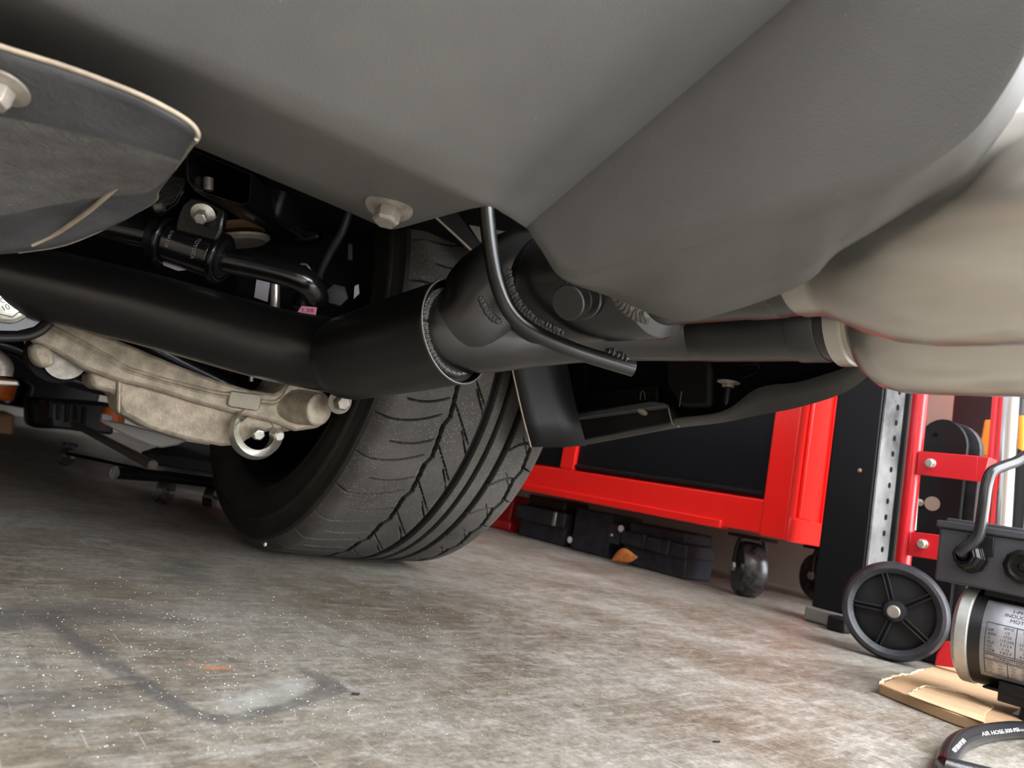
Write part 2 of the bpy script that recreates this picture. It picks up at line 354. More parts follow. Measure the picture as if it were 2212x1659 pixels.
cols += [((1085, 456, planeA(1090, 450)+.003), (1090, 450, planeA(1090, 450)), (1760, -180, planeA(1760, -180))),
         ((1139, 491, planeB(1146, 482)+.003), (1146, 482, planeB(1146, 482)), (1900, -160, planeA(1900, -160))),
         ((1175, 545, planeB(1185, 535)+.003), (1185, 535, planeB(1185, 535)), (1960, -155, planeB(1960, -155))),
         ((1218, 599, planeB(1228, 590)+.008), (1228, 590, planeB(1228, 590)), (2010, -150, planeB(2010, -150))),
         ((1311, 634, max(.444, planeB(1370, 566)+.012)), (1370, 566, planeB(1370, 566)), (2050, -150, planeB(2050, -150))),
         ((1407, 674, max(.432, planeB(1470, 541)+.012)), (1470, 541, planeB(1470, 541)), (2080, -150, planeB(2080, -150))),
         ((1453, 686, max(.427, planeB(1510, 530)+.012)), (1510, 530, planeB(1510, 530)), (2090, -150, planeB(2090, -150))),
         ((1500, 689, max(.422, planeB(1560, 516)+.012)), (1560, 516, planeB(1560, 516)), (2105, -150, planeB(2105, -150))),
         ((1580, 668, planeB(1620, 496)+0.046), (1620, 496, planeB(1620, 496)), (2120, -150, planeB(2120, -150))),
         ((1650, 645, planeB(1680, 478)+0.041), (1680, 478, planeB(1680, 478)), (2135, -150, planeB(2135, -150))),
         ((1711, 622, planeB(1740, 462)+0.036), (1740, 462, planeB(1740, 462)), (2150, -150, planeB(2150, -150))),
         ((1758, 594, planeB(1791, 448)+0.032), (1791, 448, planeB(1791, 448)), (2160, -150, planeB(2160, -150))),
         ((1800, 548, planeB(1850, 428)+0.028), (1850, 428, planeB(1850, 428)), (2175, -150, planeB(2175, -150))),
         ((1876, 500, planeB(1942, 396)+0.025), (1942, 396, planeB(1942, 396)), (2195, -150, planeB(2195, -150))),
         ((1989, 429, planeB(2026, 349)+0.023), (2026, 349, planeB(2026, 349)), (2220, -150, planeB(2220, -150))),
         ((2073, 382, planeB(2100, 288)+.022), (2100, 288, planeB(2100, 288)), (2245, -150, planeB(2245, -150))),
         ((2144, 302, planeB(2150, 222)+.022), (2150, 222, planeB(2150, 222)), (2265, -150, planeB(2265, -150))),
         ((2212, 194, planeB(2205, 128)+.022), (2205, 128, planeB(2205, 128)), (2290, -150, planeB(2290, -150))),
         ((2280, 20, planeB(2265, -10)+.022), (2265, -10, planeB(2265, -10)), (2320, -150, planeB(2320, -150)))]
NT = 10
def colpts(c):
    e, f, t = c; out = []
    def lin(a, b, k):
        inv = (1-k)/a[2]+k/b[2]; w = 1/inv
        return P(a[0]+(b[0]-a[0])*k, a[1]+(b[1]-a[1])*k, w)
    for k in (0, .25, .5, .75, .93): out.append(lin(e, f, k))
    for k in [.012] + [i/NT for i in range(1, NT+1)]: out.append(lin(f, t, k))
    return out
def worldcol(x):
    e, f, t = Vector((x, YEDGE, ZF)), Vector((x, YFOLD, ZF)), Vector((x, .04, ZF+(YFOLD-.04)*TAN))
    return [e.lerp(f, k) for k in (0, .25, .5, .75, .93)] + [f.lerp(t, k) for k in [.012] + [i/NT for i in range(1, NT+1)]]
base_cols = [worldcol(x) for x in (-.93, -.6, -.3)] + [colpts(c) for c in cols[1:]]
rows = []
for r in range(len(base_cols[0])):
    a = [tuple(c[r]) for c in base_cols]
    s1 = catmull(a[:13], 4)[:-1]; s2 = catmull(a[12:], 4)
    rows.append([Vector(x) for x in np.vstack([s1, s2])])
bumper = MB(); bumper.quadgrid(rows)
bump_o = bumper.build('bumper_cover', MT['bumper'], car, sharp=60, solid=.003, offset=0, label='large grey grained plastic underside of the rear bumper')

# car body above (closes the car over its mechanicals); pale paint and rear slope guessed to brighten the tips
prof = [(.04, .66), (.02, .80), (.06, 1.02), (.42, 1.10), (.95, 1.42), (1.6, 1.50), (2.7, 1.46), (3.35, 1.04), (4.15, .92), (4.38, .72), (4.36, .40), (3.2, .47), (1.6, .50), (.62, .50), (.34, .47), (.05, .60)]
MB().prism([(CARX0, y, z) for y, z in prof], (CARX1-CARX0, 0, 0)).build('body_shell', MT['bodypaint'], car, bevel=.03)
MB().span((CARX0+.02, .52, .455), (CARX1-.02, 4.2, .50)).build('floor_pan', MT['void'], car, bevel=.01, label='black coated underside of the car floor')

MB().span((CARX0, 1.5, .17), (CARX0+.05, 4.1, .48)).build('added_side_skirt', MT['bumper'], car, bevel=.01)  # skirts added to shut out side light and keep the underbody dark
MB().span((CARX1-.06, 1.5, .17), (CARX1-.01, 3.2, .48)).build('added_side_skirt', MT['bumper'], car, bevel=.01)
MB().span((CARX0+.05, 4.1, .085), (CARX1-.05, 4.2, .48)).build('added_front_valance', MT['matte'], car, bevel=.01)  # low front panel added to block the lit far wall
def flange_bolt(c, axis, r, mat_, parent, name='bolt', washer=2.0, hgt=None, label=None):
    c = Vector(c); a = Vector(axis).normalized(); hgt = hgt or r*1.0
    o = MB().lathe([(0, r*washer), (r*.25, r*washer), (r*.42, r*1.25), (r*.45, r*1.2)], c, a, 36)
    o.hexhead(c+a*r*.42, a, r*1.12, hgt)
    return o.build(name, mat_, parent, bevel=r*.08, label=label)
flange_bolt(P(842, 440, flz(842, 440))+Vector((0, 0, -.0015)), (-.12, -.18, -1), .0078, MT['dullbolt'], car, 'bumper_bolt', 2.0, .010, 'dusty steel bolt with a wide washer in the bumper flange')

# --- left undertray ----------------------------------------------------------
tr_rows = [  # rows along the tray from its rear lip forward; (px,py,d)
    [(-120, 62, .285), (0, 106, .29), (150, 152, .297), (290, 206, .305), (372, 246, .312), (412, 272, .318), (425, 292, .322)],
    [(-120, 170, .302), (0, 190, .306), (150, 225, .312), (290, 264, .32), (360, 292, .327), (400, 308, .332), (414, 318, .335)],
    [(-120, 262, .325), (0, 268, .327), (150, 296, .332), (280, 324, .338), (345, 340, .345), (372, 348, .35), (386, 352, .353)],
    [(-120, 380, .36), (0, 372, .362), (130, 372, .368), (250, 376, .375), (315, 380, .38), (345, 384, .384), (359, 386, .386)],
    [(-120, 470, .40), (0, 460, .40), (100, 440, .405), (215, 420, .405), (285, 414, .405), (325, 412, .407), (340, 412, .408)],
    [(-120, 515, .43), (0, 502, .43), (80, 480, .432), (190, 455, .43), (265, 446, .428), (318, 436, .425), (336, 428, .424)],
    [(-120, 556, .455), (-20, 546, .455), (40, 542, .455), (130, 528, .452), (205, 500, .448), (262, 474, .444), (300, 452, .44)]]
a = [[tuple(P(*q)) for q in r] for r in tr_rows]
a = [catmull(r, 5) for r in a]; a = np.array(a)
cols_ = np.array([catmull(a[:, j], 4) for j in range(a.shape[1])])
cols_ = np.concatenate([cols_[:1]+np.array([-.5, .01, 0]), cols_[:1]+np.array([-.2, .005, 0]), cols_])
tray = MB(); tray.quadgrid([[Vector(cols_[j, i]) for j in range(cols_.shape[0])] for i in range(cols_.shape[1])])
tray_o = tray.build('undertray', MT['tray'], car, solid=.003, offset=0, sharp=60, label='matte dark grey undertray with a highlight coloured into its edge')
tray_o.data.materials.append(MT['felt']); _nc = cols_.shape[0]-1
for _i, _p in enumerate(tray_o.data.polygons):
    _r, _c = divmod(_i, _nc); _p.material_index = 1 if 7 <= _r <= 15 and _c < _nc-2-max(0, _r-11) else 0
lip = [P(-130, 55, .284)+Vector((-.5, .01, 0))] + [P(*q) for q in [(-130, 55, .284), (0, 100, .289), (150, 147, .296), (290, 200, .304), (372, 240, .311), (414, 268, .317), (428, 291, .321), (424, 308, .326)]]
MB().tube(lip, [.0011]*8+[.0006], 10, 6).build('tray_edge', MT['edge'], tray_o, label='rim of the undertray coloured pale as a lit edge')  # edge highlight put into the rim colour
lip2 = [P(*q) for q in [(425, 300, .322), (408, 322, .335), (384, 355, .353), (358, 388, .386), (340, 413, .408), (336, 432, .424), (300, 455, .44), (205, 503, .448), (130, 531, .452), (40, 545, .455)]]
MB().tube(lip2, .0009, 8, 6).build('tray_edge', MT['dullbolt'], tray_o)
ridge = [P(*q) for q in [(262, 398, .392), (225, 428, .406), (180, 465, .424), (120, 505, .443), (70, 530, .449)]]
MB().tube(ridge, [.001, .0014, .0014, .0014, .001], 10, 5).build('rib', MT['edge'], tray_o)
flange_bolt(P(8, 188, .303), (-.1, -.35, -1), .0046, MT['dullbolt'], tray_o, 'bolt', 2.2, .009, 'blurred pale bolt on the undertray')
MB().box(P(238, 386, .383), (.004, .002, .002), (RT, UP, FW)).build('dry_crumb', MT['edge'], tray_o, bevel=.0006)

# --- exhaust -----------------------------------------------------------------
ex = MB().tube([P(-260, 520, .775), P(0, 592, .757), P(300, 664, .745), P(560, 736, .737), P(672, 760, .732), P(745, 770, .715), P(790, 764, .69)], .0382, 48, 10, cap=False)
exh = ex.build('exhaust_pipe', MT['exhaust'], car, label='satin black exhaust pipe running across under the car')
SE = P(985, 716, .626); SS = P(752, 774, .70); SD = (SE-SS).normalized(); SL = (SE-SS).length
slv = MB().lathe([(-.012, .0375), (-.004, .0400), (.004, .0420), (SL*.5, .0450), (SL-.003, .0470), (SL, .0478), (SL+.0015, .0474), (SL+.002, .0462), (SL+.001, .0455), (SL-.003, .0452), (SL-.005, .0440), (SL-.006, .033)], SS, SD, 96, cap=False)
slv.build('sleeve', MT['exhaust'], exh, label='wider black sleeve with a rolled lip')
MB().tube([SE+SD*.0015+(frame(SD)[0]*math.cos(t)+frame(SD)[1]*math.sin(t))*.0468 for t in np.linspace(0, 2*math.pi, 73)], .0009, 8, 1, closed=True).build('sleeve_lip', MT['lipm'], exh, label='thin bright rim of the sleeve')  # rim coloured brighter than the sleeve
XT1, XT2, ZT = .40, .53, .338
C0 = SE - SD*.014
coll = MB()
coll.tube([C0-SD*.02, C0, P(1060, 716, .645), P(1150, 708, .662), P(1300, 702, .668), Vector((XT2-.004, .40, .3385)), Vector((XT2, .36, ZT)), Vector((XT2, .30, ZT)), Vector((XT2, .25, ZT))], [.036, .036, .0375, .037, .0345, .033, .0325, .0325, .0325], 48, 8)
coll.build('lower_branch', MT['exhaust'], exh, label='black lower branch pipe leading to the outer tip')
ub = MB().tube([C0-SD*.015, P(1014, 692, .63), P(1060, 640, .632), P(1125, 606, .635), Vector((XT1-.004, .475, .338))], [.034, .036, .042, .045, .045], 48, 8)
ub.build('upper_branch', MT['exhaust'], exh, label='black collector rising to the inner branch')
can = MB().lathe([(-.012, .044), (0, .0475), (.05, .0475), (.052, .0483), (.054, .0475), (.160, .0475), (.163, .046), (.168, .037), (.30, .0355), (.33, .0355)], (XT1, .495, ZT), (0, -1, 0), 64, cap=False)
can.build('inner_branch', MT['exhaust'], exh, label='fat black section of the inner branch with a plug')
def weld(path, hw, normal, hgt=.0022, ripple=.0035, m=None, name='weld_bead'):
    """flat rippled bead laid along a path; normal(p) gives the surface normal"""
    a = catmull(path, 24); pts = [Vector(x) for x in a]; L_ = 0; rows_ = []; NC = 9
    ph = random.uniform(0, 6)
    for i_, p in enumerate(pts):
        t = (pts[min(i_+1, len(pts)-1)]-pts[max(i_-1, 0)]).normalized(); n_ = normal(p); b_ = t.cross(n_).normalized(); n_ = b_.cross(t)
        if i_: L_ += (p-pts[i_-1]).length
        end = min(1, .35+min(i_, len(pts)-1-i_)/10); w_ = hw*end*(1+.10*math.sin(L_*900+ph)+.06*math.sin(L_*2300))
        r_ = []
        for k in range(NC):
            q = -1+2*k/(NC-1); cres = math.sin((L_ + .0022*q*q)/ripple*2*math.pi)
            h_ = hgt*end*max(0, 1-q**4)*(1+.34*cres) - (.0012 if abs(q) > .99 else 0)
            r_.append(p + b_*(q*w_) + n_*h_)
        rows_.append(r_)
    g_ = MB(); g_.quadgrid(rows_); return g_.build(name, m or MT['weld'], exh, sharp=80)
def to_cam(p): return (CAM-p).normalized()
def off_can(p): v = Vector((p.x-XT1, 0, p.z-ZT)); return v.normalized()
def on_can(px, py, r=.0500):
    """point where the ray meets the inner branch cylinder"""
    q = ray(px, py); ox, oz = CAM.x-XT1, CAM.z-ZT; A = q.x**2+q.z**2; Bq = 2*(ox*q.x+oz*q.z); Cq = ox*ox+oz*oz-r*r
    D = Bq*Bq-4*A*Cq
    t = (-Bq-math.sqrt(max(D, 0)))/(2*A); return CAM+q*t
weld([on_can(*q, .0485) for q in [(1090, 566), (1096, 606), (1108, 642), (1128, 672), (1156, 694)]], .0062, off_can)
weld([on_can(*q, .0485) for q in [(1150, 690), (1172, 702), (1198, 713), (1218, 722)]], .0046, off_can)
weld([on_can(*q, .0478) for q in [(1322, 622), (1334, 646), (1352, 668), (1376, 684), (1402, 690)]], .0060, off_can, hgt=.0012, m=MT['weldg'])
weld([P(1036, 640, .590), P(1046, 660, .590), P(1060, 682, .592), P(1084, 698, .594)], .0032, to_cam)
s_, u_, a_ = frame(SD); wr = [SE - SD*.004 + (s_*math.cos(t) + u_*math.sin(t))*.0372 for t in np.linspace(0, 2*math.pi, 25)]
weld(wr, .0034, lambda p: ((p-SE)-SD*(p-SE).dot(SD)).normalized() + SD*1.2, hgt=.0024)
# plug on the inner branch
pb = on_can(1262, 640); pa = (P(1222, 656, .50)-pb).normalized()
pl = MB().lathe([(-.006, .0165), (.005, .0165), (.0065, .0155), (.0065, .0125), (.013, .0125), (.0135, .0115), (.0155, .0115), (.016, .0128), (.026, .0128), (.027, .0120)], pb, pa, 40)
pl.build('plug', MT['exhaust'], exh, label='black round plug in the inner branch')
# hanger rod
hr = MB().tube([P(1046, 400, .565), P(1052, 470, .565), P(1062, 550, .562), P(1078, 622, .558), P(1104, 676, .557), P(1150, 716, .558), P(1240, 757, .563), P(1368, 797, .572)], .0064, 24, 8)
hr.build('hanger_rod', MT['exhaust'], exh, label='bent black hanger rod welded to the exhaust')
weld([P(1306, 758, .572), P(1330, 768, .570), P(1358, 780, .570)], .0046, to_cam, hgt=.004)
# tips
tip1 = MB().lathe([(-.004, .0352), (0, .0368), (.012, .0368), (.020, .040), (.036, .0475), (.056, .0545), (.075, .0572), (.10, .0575), (.19, .0578), (.193, .0568), (.190, .055), (.08, .052)], (XT1, .220, ZT), (0, -1, 0), 96, cap=False)
tip1.build('inner_tip', MT['steel'], exh, label='brushed stainless inner exhaust tip, nearest the bumper')
tip2 = MB().lathe([(0, .0345), (.002, .0372), (.013, .0372), (.0145, .0355), (.018, .0372), (.024, .045), (.034, .0530), (.048, .0565), (.07, .0572), (.23, .0576), (.233, .0566), (.23, .055), (.06, .052)], (XT2, .256, ZT), (0, -1, 0), 96, cap=False)
tip2.build('outer_tip', MT['steel'], exh, label='brushed stainless outer exhaust tip, lower in view')
MB().lathe([(0, .0326), (.001, .0338), (.022, .0338), (.024, .0328)], (XT2, .288, ZT), (0, -1, 0), 64, cap=False).build('clamp_band', MT['exhaust'], exh)
MB().lathe([(0, .0356), (.001, .0368), (.022, .0368), (.024, .0358)], (XT1, .258, ZT), (0, -1, 0), 64, cap=False).build('clamp_band', MT['exhaust'], exh)

# --- rear tyre ---------------------------------------------------------------
TX0, TX1, TY, TR = .430, .715, 1.064, .336
def tyre():
    NA, NU = 2000, 180
    ang = np.linspace(0, 2*np.pi, NA, endpoint=False); u = np.linspace(0, 1, NU)
    A, U = np.meshgrid(ang, u, indexing='ij')
    deg = np.degrees(A)
    def groove(cu, w, dep): return dep*np.clip((w-np.abs(U-cu))/.006+.5, 0, 1)
    per = 10.0
    t = (deg % per)/per
    zig = np.where(t < .78, .018*(t/.78), .018*(1-(t-.78)/.22))
    D = np.zeros_like(A)
    D = np.maximum(D, groove(.325+zig, .008, .009))
    D = np.maximum(D, groove(.535, .019, .010)); D = np.maximum(D, groove(.620, .012, .010)); D = np.maximum(D, groove(.725, .016, .010))
    zig2 = np.where(t < .7, .020*(t/.7), .020*(1-(t-.7)/.3))
    D = np.maximum(D, groove(.885+zig2-.010, .008, .008))
    def lateral(u0, u1, off, skew, w, dep, period=per, curve=0):
        k = (U-u0)/(u1-u0); inside = (k > 0) & (k < 1); kk = np.clip(k, 0, 1)
        ph = (deg - off - skew*kk - curve*np.sin(kk*np.pi)) % period; ph = np.minimum(ph, period-ph)
        taper = np.sqrt(np.clip(np.minimum(kk, 1-kk)*8, 0, 1))
        return np.where(inside, dep*taper*np.clip((w-ph)/.10+.5, 0, 1), 0)
    D = np.maximum(D, lateral(.0, .30, 1, -3.5, .19, .005, per, 1.2)); D = np.maximum(D, lateral(.10, .31, 6, -2.5, .19, .005, per, .8))
    D = np.maximum(D, lateral(.335, .50, 4, 9, .19, .007)); D = np.maximum(D, lateral(.43, .535, 0, 7, .22, .007))
    D = np.maximum(D, lateral(.735, .87, 3, -3.5, .28, .007, per, -1)); D = np.maximum(D, lateral(.80, .90, 8, 6, .13, .006))
    D = np.maximum(D, lateral(.89, 1.02, 6, 2, .22, .007)); 
    # crown profile with rounded shoulders
    e = np.abs(U-.5)*2; drop = .0035*e**2 + .013*np.clip((e-.86)/.14, 0, 1)**2.2
    R = TR - drop - D
    # flat contact patch
    X = TX0+(TX1-TX0)*U
    y = TY+R*np.cos(A); z = TR+R*np.sin(A); z = np.maximum(z, .0004)
    v = np.stack([X, y, z], -1).reshape(-1, 3)
    i = np.arange(NA)[:, None]*NU; j = np.arange(NU-1)[None]; i2 = ((np.arange(NA)+1) % NA)[:, None]*NU
    f = np.stack([i+j, i+j+1, i2+j+1, i2+j], -1).reshape(-1, 4)
    dust = np.clip(1-D/.0022, 0, 1).reshape(-1)  # dusty faces, clean groove floors; groove shade also deepened by colour
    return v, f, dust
tv, tf, tdust_shade = tyre()
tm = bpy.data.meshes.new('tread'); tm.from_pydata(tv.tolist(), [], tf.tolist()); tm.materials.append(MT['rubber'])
_at = tm.attributes.new('dust', 'FLOAT', 'POINT'); _at.data.foreach_set('value', tdust_shade.astype(np.float32))
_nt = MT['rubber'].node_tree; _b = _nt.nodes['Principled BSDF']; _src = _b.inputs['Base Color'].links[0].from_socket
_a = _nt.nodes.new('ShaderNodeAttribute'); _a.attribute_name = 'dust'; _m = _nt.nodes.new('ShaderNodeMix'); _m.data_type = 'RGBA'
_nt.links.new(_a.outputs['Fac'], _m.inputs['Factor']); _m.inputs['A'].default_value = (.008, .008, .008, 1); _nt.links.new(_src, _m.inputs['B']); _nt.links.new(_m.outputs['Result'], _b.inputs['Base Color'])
tm.polygons.foreach_set('use_smooth', [True]*len(tm.polygons)); tm.set_sharp_from_angle(angle=math.radians(40))
RS = TR-.0165
def side(sgn):
    x = TX0 if sgn < 0 else TX1
    pr = [(0, RS), (.004, RS-.003), (.0055, RS-.012), (.005, RS-.0135), (.0085, RS-.026), (.0100, RS-.027), (.0115, RS-.031), (.0105, RS-.033), (.0115, RS-.048), (.0110, RS-.060), (.0085, RS-.070), (.0092, RS-.072), (.006, RS-.078), (.000, RS-.083), (-.012, RS-.086)]
    return [(p[0], p[1]) for p in pr], x
tyre_o = MB()
for sgn in (-1, 1):
    pr, x = side(sgn); tyre_o.lathe(pr, (x, TY, TR), (sgn, 0, 0), 160, cap=False)
tyre_o = tyre_o.build('tyre', MT['sidewall'], car, label='wide rear tyre with dusty grooved tread')
tyre_o['label'] = 'wide black rear tyre with dusty grooved tread'
tread = bpy.data.objects.new('tread', tm); COL.objects.link(tread); attach(tread, tyre_o); tread['label'] = 'grooved tread speckled with pale grit'
rim = MB().lathe([(0, RS-.090), (.004, RS-.086), (.012, RS-.086), (.02, RS-.10), (.16, RS-.112), (.262, RS-.10), (.274, RS-.086), (.285, RS-.086)], (TX0, TY, TR), (1, 0, 0), 96, cap=False)
rim.lathe([(.20, RS-.11), (.21, .09), (.19, .07), (.19, 0)], (TX0, TY, TR), (1, 0, 0), 64, cap=False)
rim.build('rim', MT['void'], car)
MB().lathe([(.03, 0), (.03, .165), (.05, .168), (.05, 0)], (TX0, TY, TR), (1, 0, 0), 64).build('brake_disc', MT['void'], car)
for k, q in enumerate([(573, 1176, 1.04)]):
    MB().lathe([(0, .003), (.0015, .002), (.002, 0)], onX(q[0], q[1], TX0-.006), (-1, -.3, .2), 10).build('pebble', MT['grit'], tyre_o)

# --- cast lower arm ----------------------------------------------------------
AY = .955
def ap(px, py, y=AY): return onY(px, py, y - .13*(px-80)/655)   # the arm swings back towards the wheel
arm = MB()
up_ = [(72, 722), (112, 690), (135, 682), (190, 712), (250, 732), (330, 766), (400, 795), (470, 822), (540, 842), (592, 850), (612, 842), (625, 818), (640, 812), (668, 822), (690, 842), (712, 855), (712, 905), (690, 925), (640, 932), (600, 915), (520, 897), (430, 872), (330, 840), (250, 822), (180, 796), (120, 760), (70, 740)]
arm.prism([ap(*q) for q in up_], (0, .09, 0))
arm_o = arm.build('lower_arm', MT['alu'], car, bevel=.005, label='pale sand-cast aluminium suspension arm below the exhaust')
web = [(196, 800), (250, 815), (330, 838), (430, 868), (520, 890), (600, 905), (640, 925), (625, 934), (590, 930), (560, 938), (535, 950), (522, 962), (480, 964), (400, 950), (320, 925), (285, 905), (265, 895), (256, 878), (250, 850), (205, 840), (196, 825)]
MB().prism([ap(q[0], q[1], AY+.012) for q in web], (0, .06, 0)).build('web', MT['alu'], arm_o, bevel=.008)
MB().prism([ap(q[0], q[1], AY+.004) for q in [(254, 818), (262, 820), (260, 895), (252, 886)]], (0, .03, 0)).build('rib', MT['alu'], arm_o, bevel=.002)
boss = [(72, 738), (110, 752), (122, 776), (112, 796), (82, 792), (68, 770), (66, 752)]
MB().prism([ap(q[0], q[1], AY-.008) for q in boss], (0, .06, 0)).build('boss', MT['alu'], arm_o, bevel=.006)
# raised casting line along the arm
for dy, r_ in ((0, .0022), (7, .0014)):
    MB().tube([ap(q[0], q[1]+dy, AY-.0005) for q in [(112, 706), (170, 735), (230, 768), (265, 790), (300, 803), (380, 826), (470, 848), (500, 852)]], r_, 8, 6).build('casting_line', MT['alu'], arm_o)
    MB().tube([ap(q[0], q[1]+dy, AY-.0005) for q in [(565, 866), (592, 868), (612, 856), (624, 836), (634, 824)]], r_, 8, 6).build('casting_line', MT['alu'], arm_o)
pad = MB().prism([ap(q[0], q[1], AY-.003) for q in [(496, 848), (502, 844), (560, 852), (566, 858), (560, 884), (554, 888), (498, 880), (491, 874)]], (0, .01, 0))
pad.build('stamped_pad', MT['alum2'], arm_o, bevel=.0015)
bossr = MB().lathe([(-.002, .020), (.03, .022), (.05, .024)], ap(690, 885, AY-.02), (-.35, 1, 0), 32); bossr.build('boss', MT['alu'], arm_o, bevel=.003)
MB().prism([ap(q[0], q[1], AY-.001) for q in [(640, 848), (668, 852), (666, 874), (640, 872)]], (0, .02, 0)).build('recess', MT['alum2'], arm_o, bevel=.003)
flange_bolt(ap(733, 868, AY-.036), (-.12, -1, -.12), .0085, MT['dullbolt'], arm_o, 'bolt', 1.75, .014, 'dusty flanged bolt at the wheel end of the arm')
# lower shackle with drain nut
sh = MB().lathe([(0, .031), (.012, .033), (.02, .030), (.020, .022), (.004, .022)], ap(560, 932, AY-.004), (0, 1, -.25), 36, cap=False); sh.build('bushing_ring', MT['zinc'], arm_o, label='bright steel bushing ring under the arm')
MB().hexhead(ap(555, 934, AY-.002), (0, -1, -.3), .008, .01).build('bolt', MT['zinc'], arm_o, bevel=.0008)
MB().lathe([(0, .007), (.012, .007), (.014, .005)], ap(592, 936, AY-.004), (.2, -1, -.2), 16).build('pin', MT['zinc'], arm_o)
# embossed part number on the arm
def emboss(s, p0, p1, hgt, m, parent, depth=.0006, name='embossed_mark'):
    v, f = text_geo(s, 1.0, 0.0)
    w = max(x[0] for x in v) - min(x[0] for x in v); X = (p1-p0); k = X.length/w; X = X.normalized(); N_ = (CAM-p0).normalized(); Yv = N_.cross(X).normalized(); N_ = X.cross(Yv)
    sy = hgt/.72
    b = MB()
    for q in f: pass
    n = len(v); pts = [p0 + X*(x[0]*k) + Yv*(x[1]*sy) + N_*depth for x in v]
    b.mesh(pts, f); return b.build(name, m, parent, smooth=False)
emboss('433339VEB01', ap(186, 768, AY-.0012), ap(240, 796, AY-.0012), .006, MT['alum2'], arm_o)
# toothed adjuster showing behind the arm, lower left
MB().lathe([(0, .022), (.006, .022), (.006, .010)], ap(140, 778, AY+.03), (0, -1, -.1), 36).build('cam_washer', MT['dullbolt'], arm_o)
MB().lathe([(0, .034), (.02, .032)], ap(124, 766, AY+.05), (0, -1, -.1), 36).build('bushing', MT['void'], arm_o)

# dark strut/half shaft between pipe and arm
MB().tube([onY(240, 700, 1.02), onY(360, 770, 1.02), onY(500, 840, 1.0)], .017, 20, 6).build('half_shaft', MT['black'], car)
for q, r_ in (((545, 812), .0035), ((578, 820), .003), ((592, 824), .0025)):
    MB().tube([onY(q[0], q[1]-24, 1.01), onY(q[0]-2, q[1]+12, 1.01)], r_, 10, 1).build('clip', MT['zinc'] if r_ > .0028 else MT['darkred'], car)
MB().tube([onY(640, 820, .99), onY(700, 836, .98)], .006, 16, 1).build('link_bolt', MT['zinc'], car)
# left bracket with a bolt head
br = [(-80, 600), (60, 640), (112, 672), (108, 694), (80, 716), (40, 726), (-80, 725)]
brk = MB().prism([onY(q[0], q[1], .90) for q in br], (0, .03, 0)).build('subframe_bracket', MT['black'], car, bevel=.006, label='glossy black subframe bracket with a rounded corner')
MB().tube([onY(q[0], q[1], .895) for q in [(-80, 729), (40, 730), (84, 719), (112, 696)]], .004, 12, 5).build('bracket_rim', MT['dusty'], brk)
flange_bolt(onY(16, 655, .898), (-.05, -1, -.1), .0135, MT['zinc'], brk, 'bolt', 1.55, .004, 'large pale zinc bolt head')
for s_, x_, y_, h_ in (('10.9', 6, 673, .0075), ('C', 2, 655, .007)):
    emboss(s_, onY(x_, y_, .886), onY(x_+(26 if len(s_) > 1 else 8), y_-(9 if len(s_) > 1 else 1), .886), h_*.8, MT['ink'], brk)
# bright driveline pieces at the frame edge
MB().tube([onY(-60, 745, 1.05), onY(0, 785, 1.05), onY(2, 812, 1.05)], .012, 18, 5).build('drain_pipe', MT['dullbolt'], car)
MB().prism([onY(q[0], q[1], 1.1) for q in [(-40, 815), (40, 822), (44, 834), (-40, 832)]], (0, .03, 0)).build('mount_foot', MT['alum2'], car, bevel=.002)
MB().tube([onY(-60, 735, 1.12), onY(40, 752, 1.12), onY(110, 800, 1.12), onY(200, 830, 1.12), onY(300, 850, 1.12)], .012, 16, 6).build('brake_hose', MT['black'], car)
MB().prism([onY(q[0], q[1], 1.25) for q in [(-60, 780), (220, 835), (420, 900), (420, 860), (220, 790), (-60, 740)]], (0, .06, 0)).build('crossmember', MT['void'], car, bevel=.008)
# pale air deflector under the arm
MB().prism([onY(q[0], q[1], 1.12) for q in [(214, 908), (262, 912), (330, 930), (405, 952), (385, 962), (350, 968), (325, 963), (270, 940)]], (0, .012, 0)).build('air_deflector', MT['silverp'], car, bevel=.003, label='pale grey air deflector hanging below the arm')

# --- sway bar, bracket and frame end -----------------------------------------
SB = .80
sw = MB().tube([P(120, 452, .79), P(240, 488, .795), P(340, 513, SB), P(470, 556, SB), P(560, 576, .80), P(628, 594, .80), P(664, 612, .806), P(682, 640, .83), P(674, 658, .87), P(655, 652, .93)], [.0148]*7+[.0152]*3, 32, 8)
sway = sw.build('sway_bar', MT['swaym'], car, label='glossy black sway bar curving down at its end')
sax = (P(470, 556, SB)-P(340, 513, SB)).normalized(); ctr = P(414, 539, SB)
clampo = MB().lathe([(-.028, .020), (-.026, .0235), (.028, .0235), (.030, .020)], ctr, sax, 48)
cl = clampo.build('clamp_bracket', MT['swaym'], sway, bevel=.001, label='black clamp strap around the sway bar')
for t_ in (-.030, .034):
    MB().tube([ctr + sax*t_ + (frame(sax)[0]*math.cos(k) + frame(sax)[1]*math.sin(k))*.0255 for k in np.linspace(0, 2*math.pi, 41)], .0042, 12, 1, closed=True).build('clamp_flange', MT['black'], cl)
MB().lathe([(-.048, .0150), (-.046, .0205), (-.036, .0215), (.038, .0215), (.04, .015)], ctr, sax, 40).build('bushing', MT['matte'], sway)
ear = [P(*q) for q in [(392, 440, .775), (412, 424, .775), (446, 430, .775), (486, 452, .775), (478, 500, .775), (466, 522, .775), (376, 500, .775), (382, 462, .775)]]
MB().prism(ear, FW*.012).build('clamp_ear', MT['black'], cl, bevel=.003)
flange_bolt(P(439, 462, .772), -FW*1.0 - UP*.75 + RT*.1, .0068, MT['zinc'], cl, 'bolt', 1.9, .011, 'pale zinc flange bolt on the sway bar clamp')
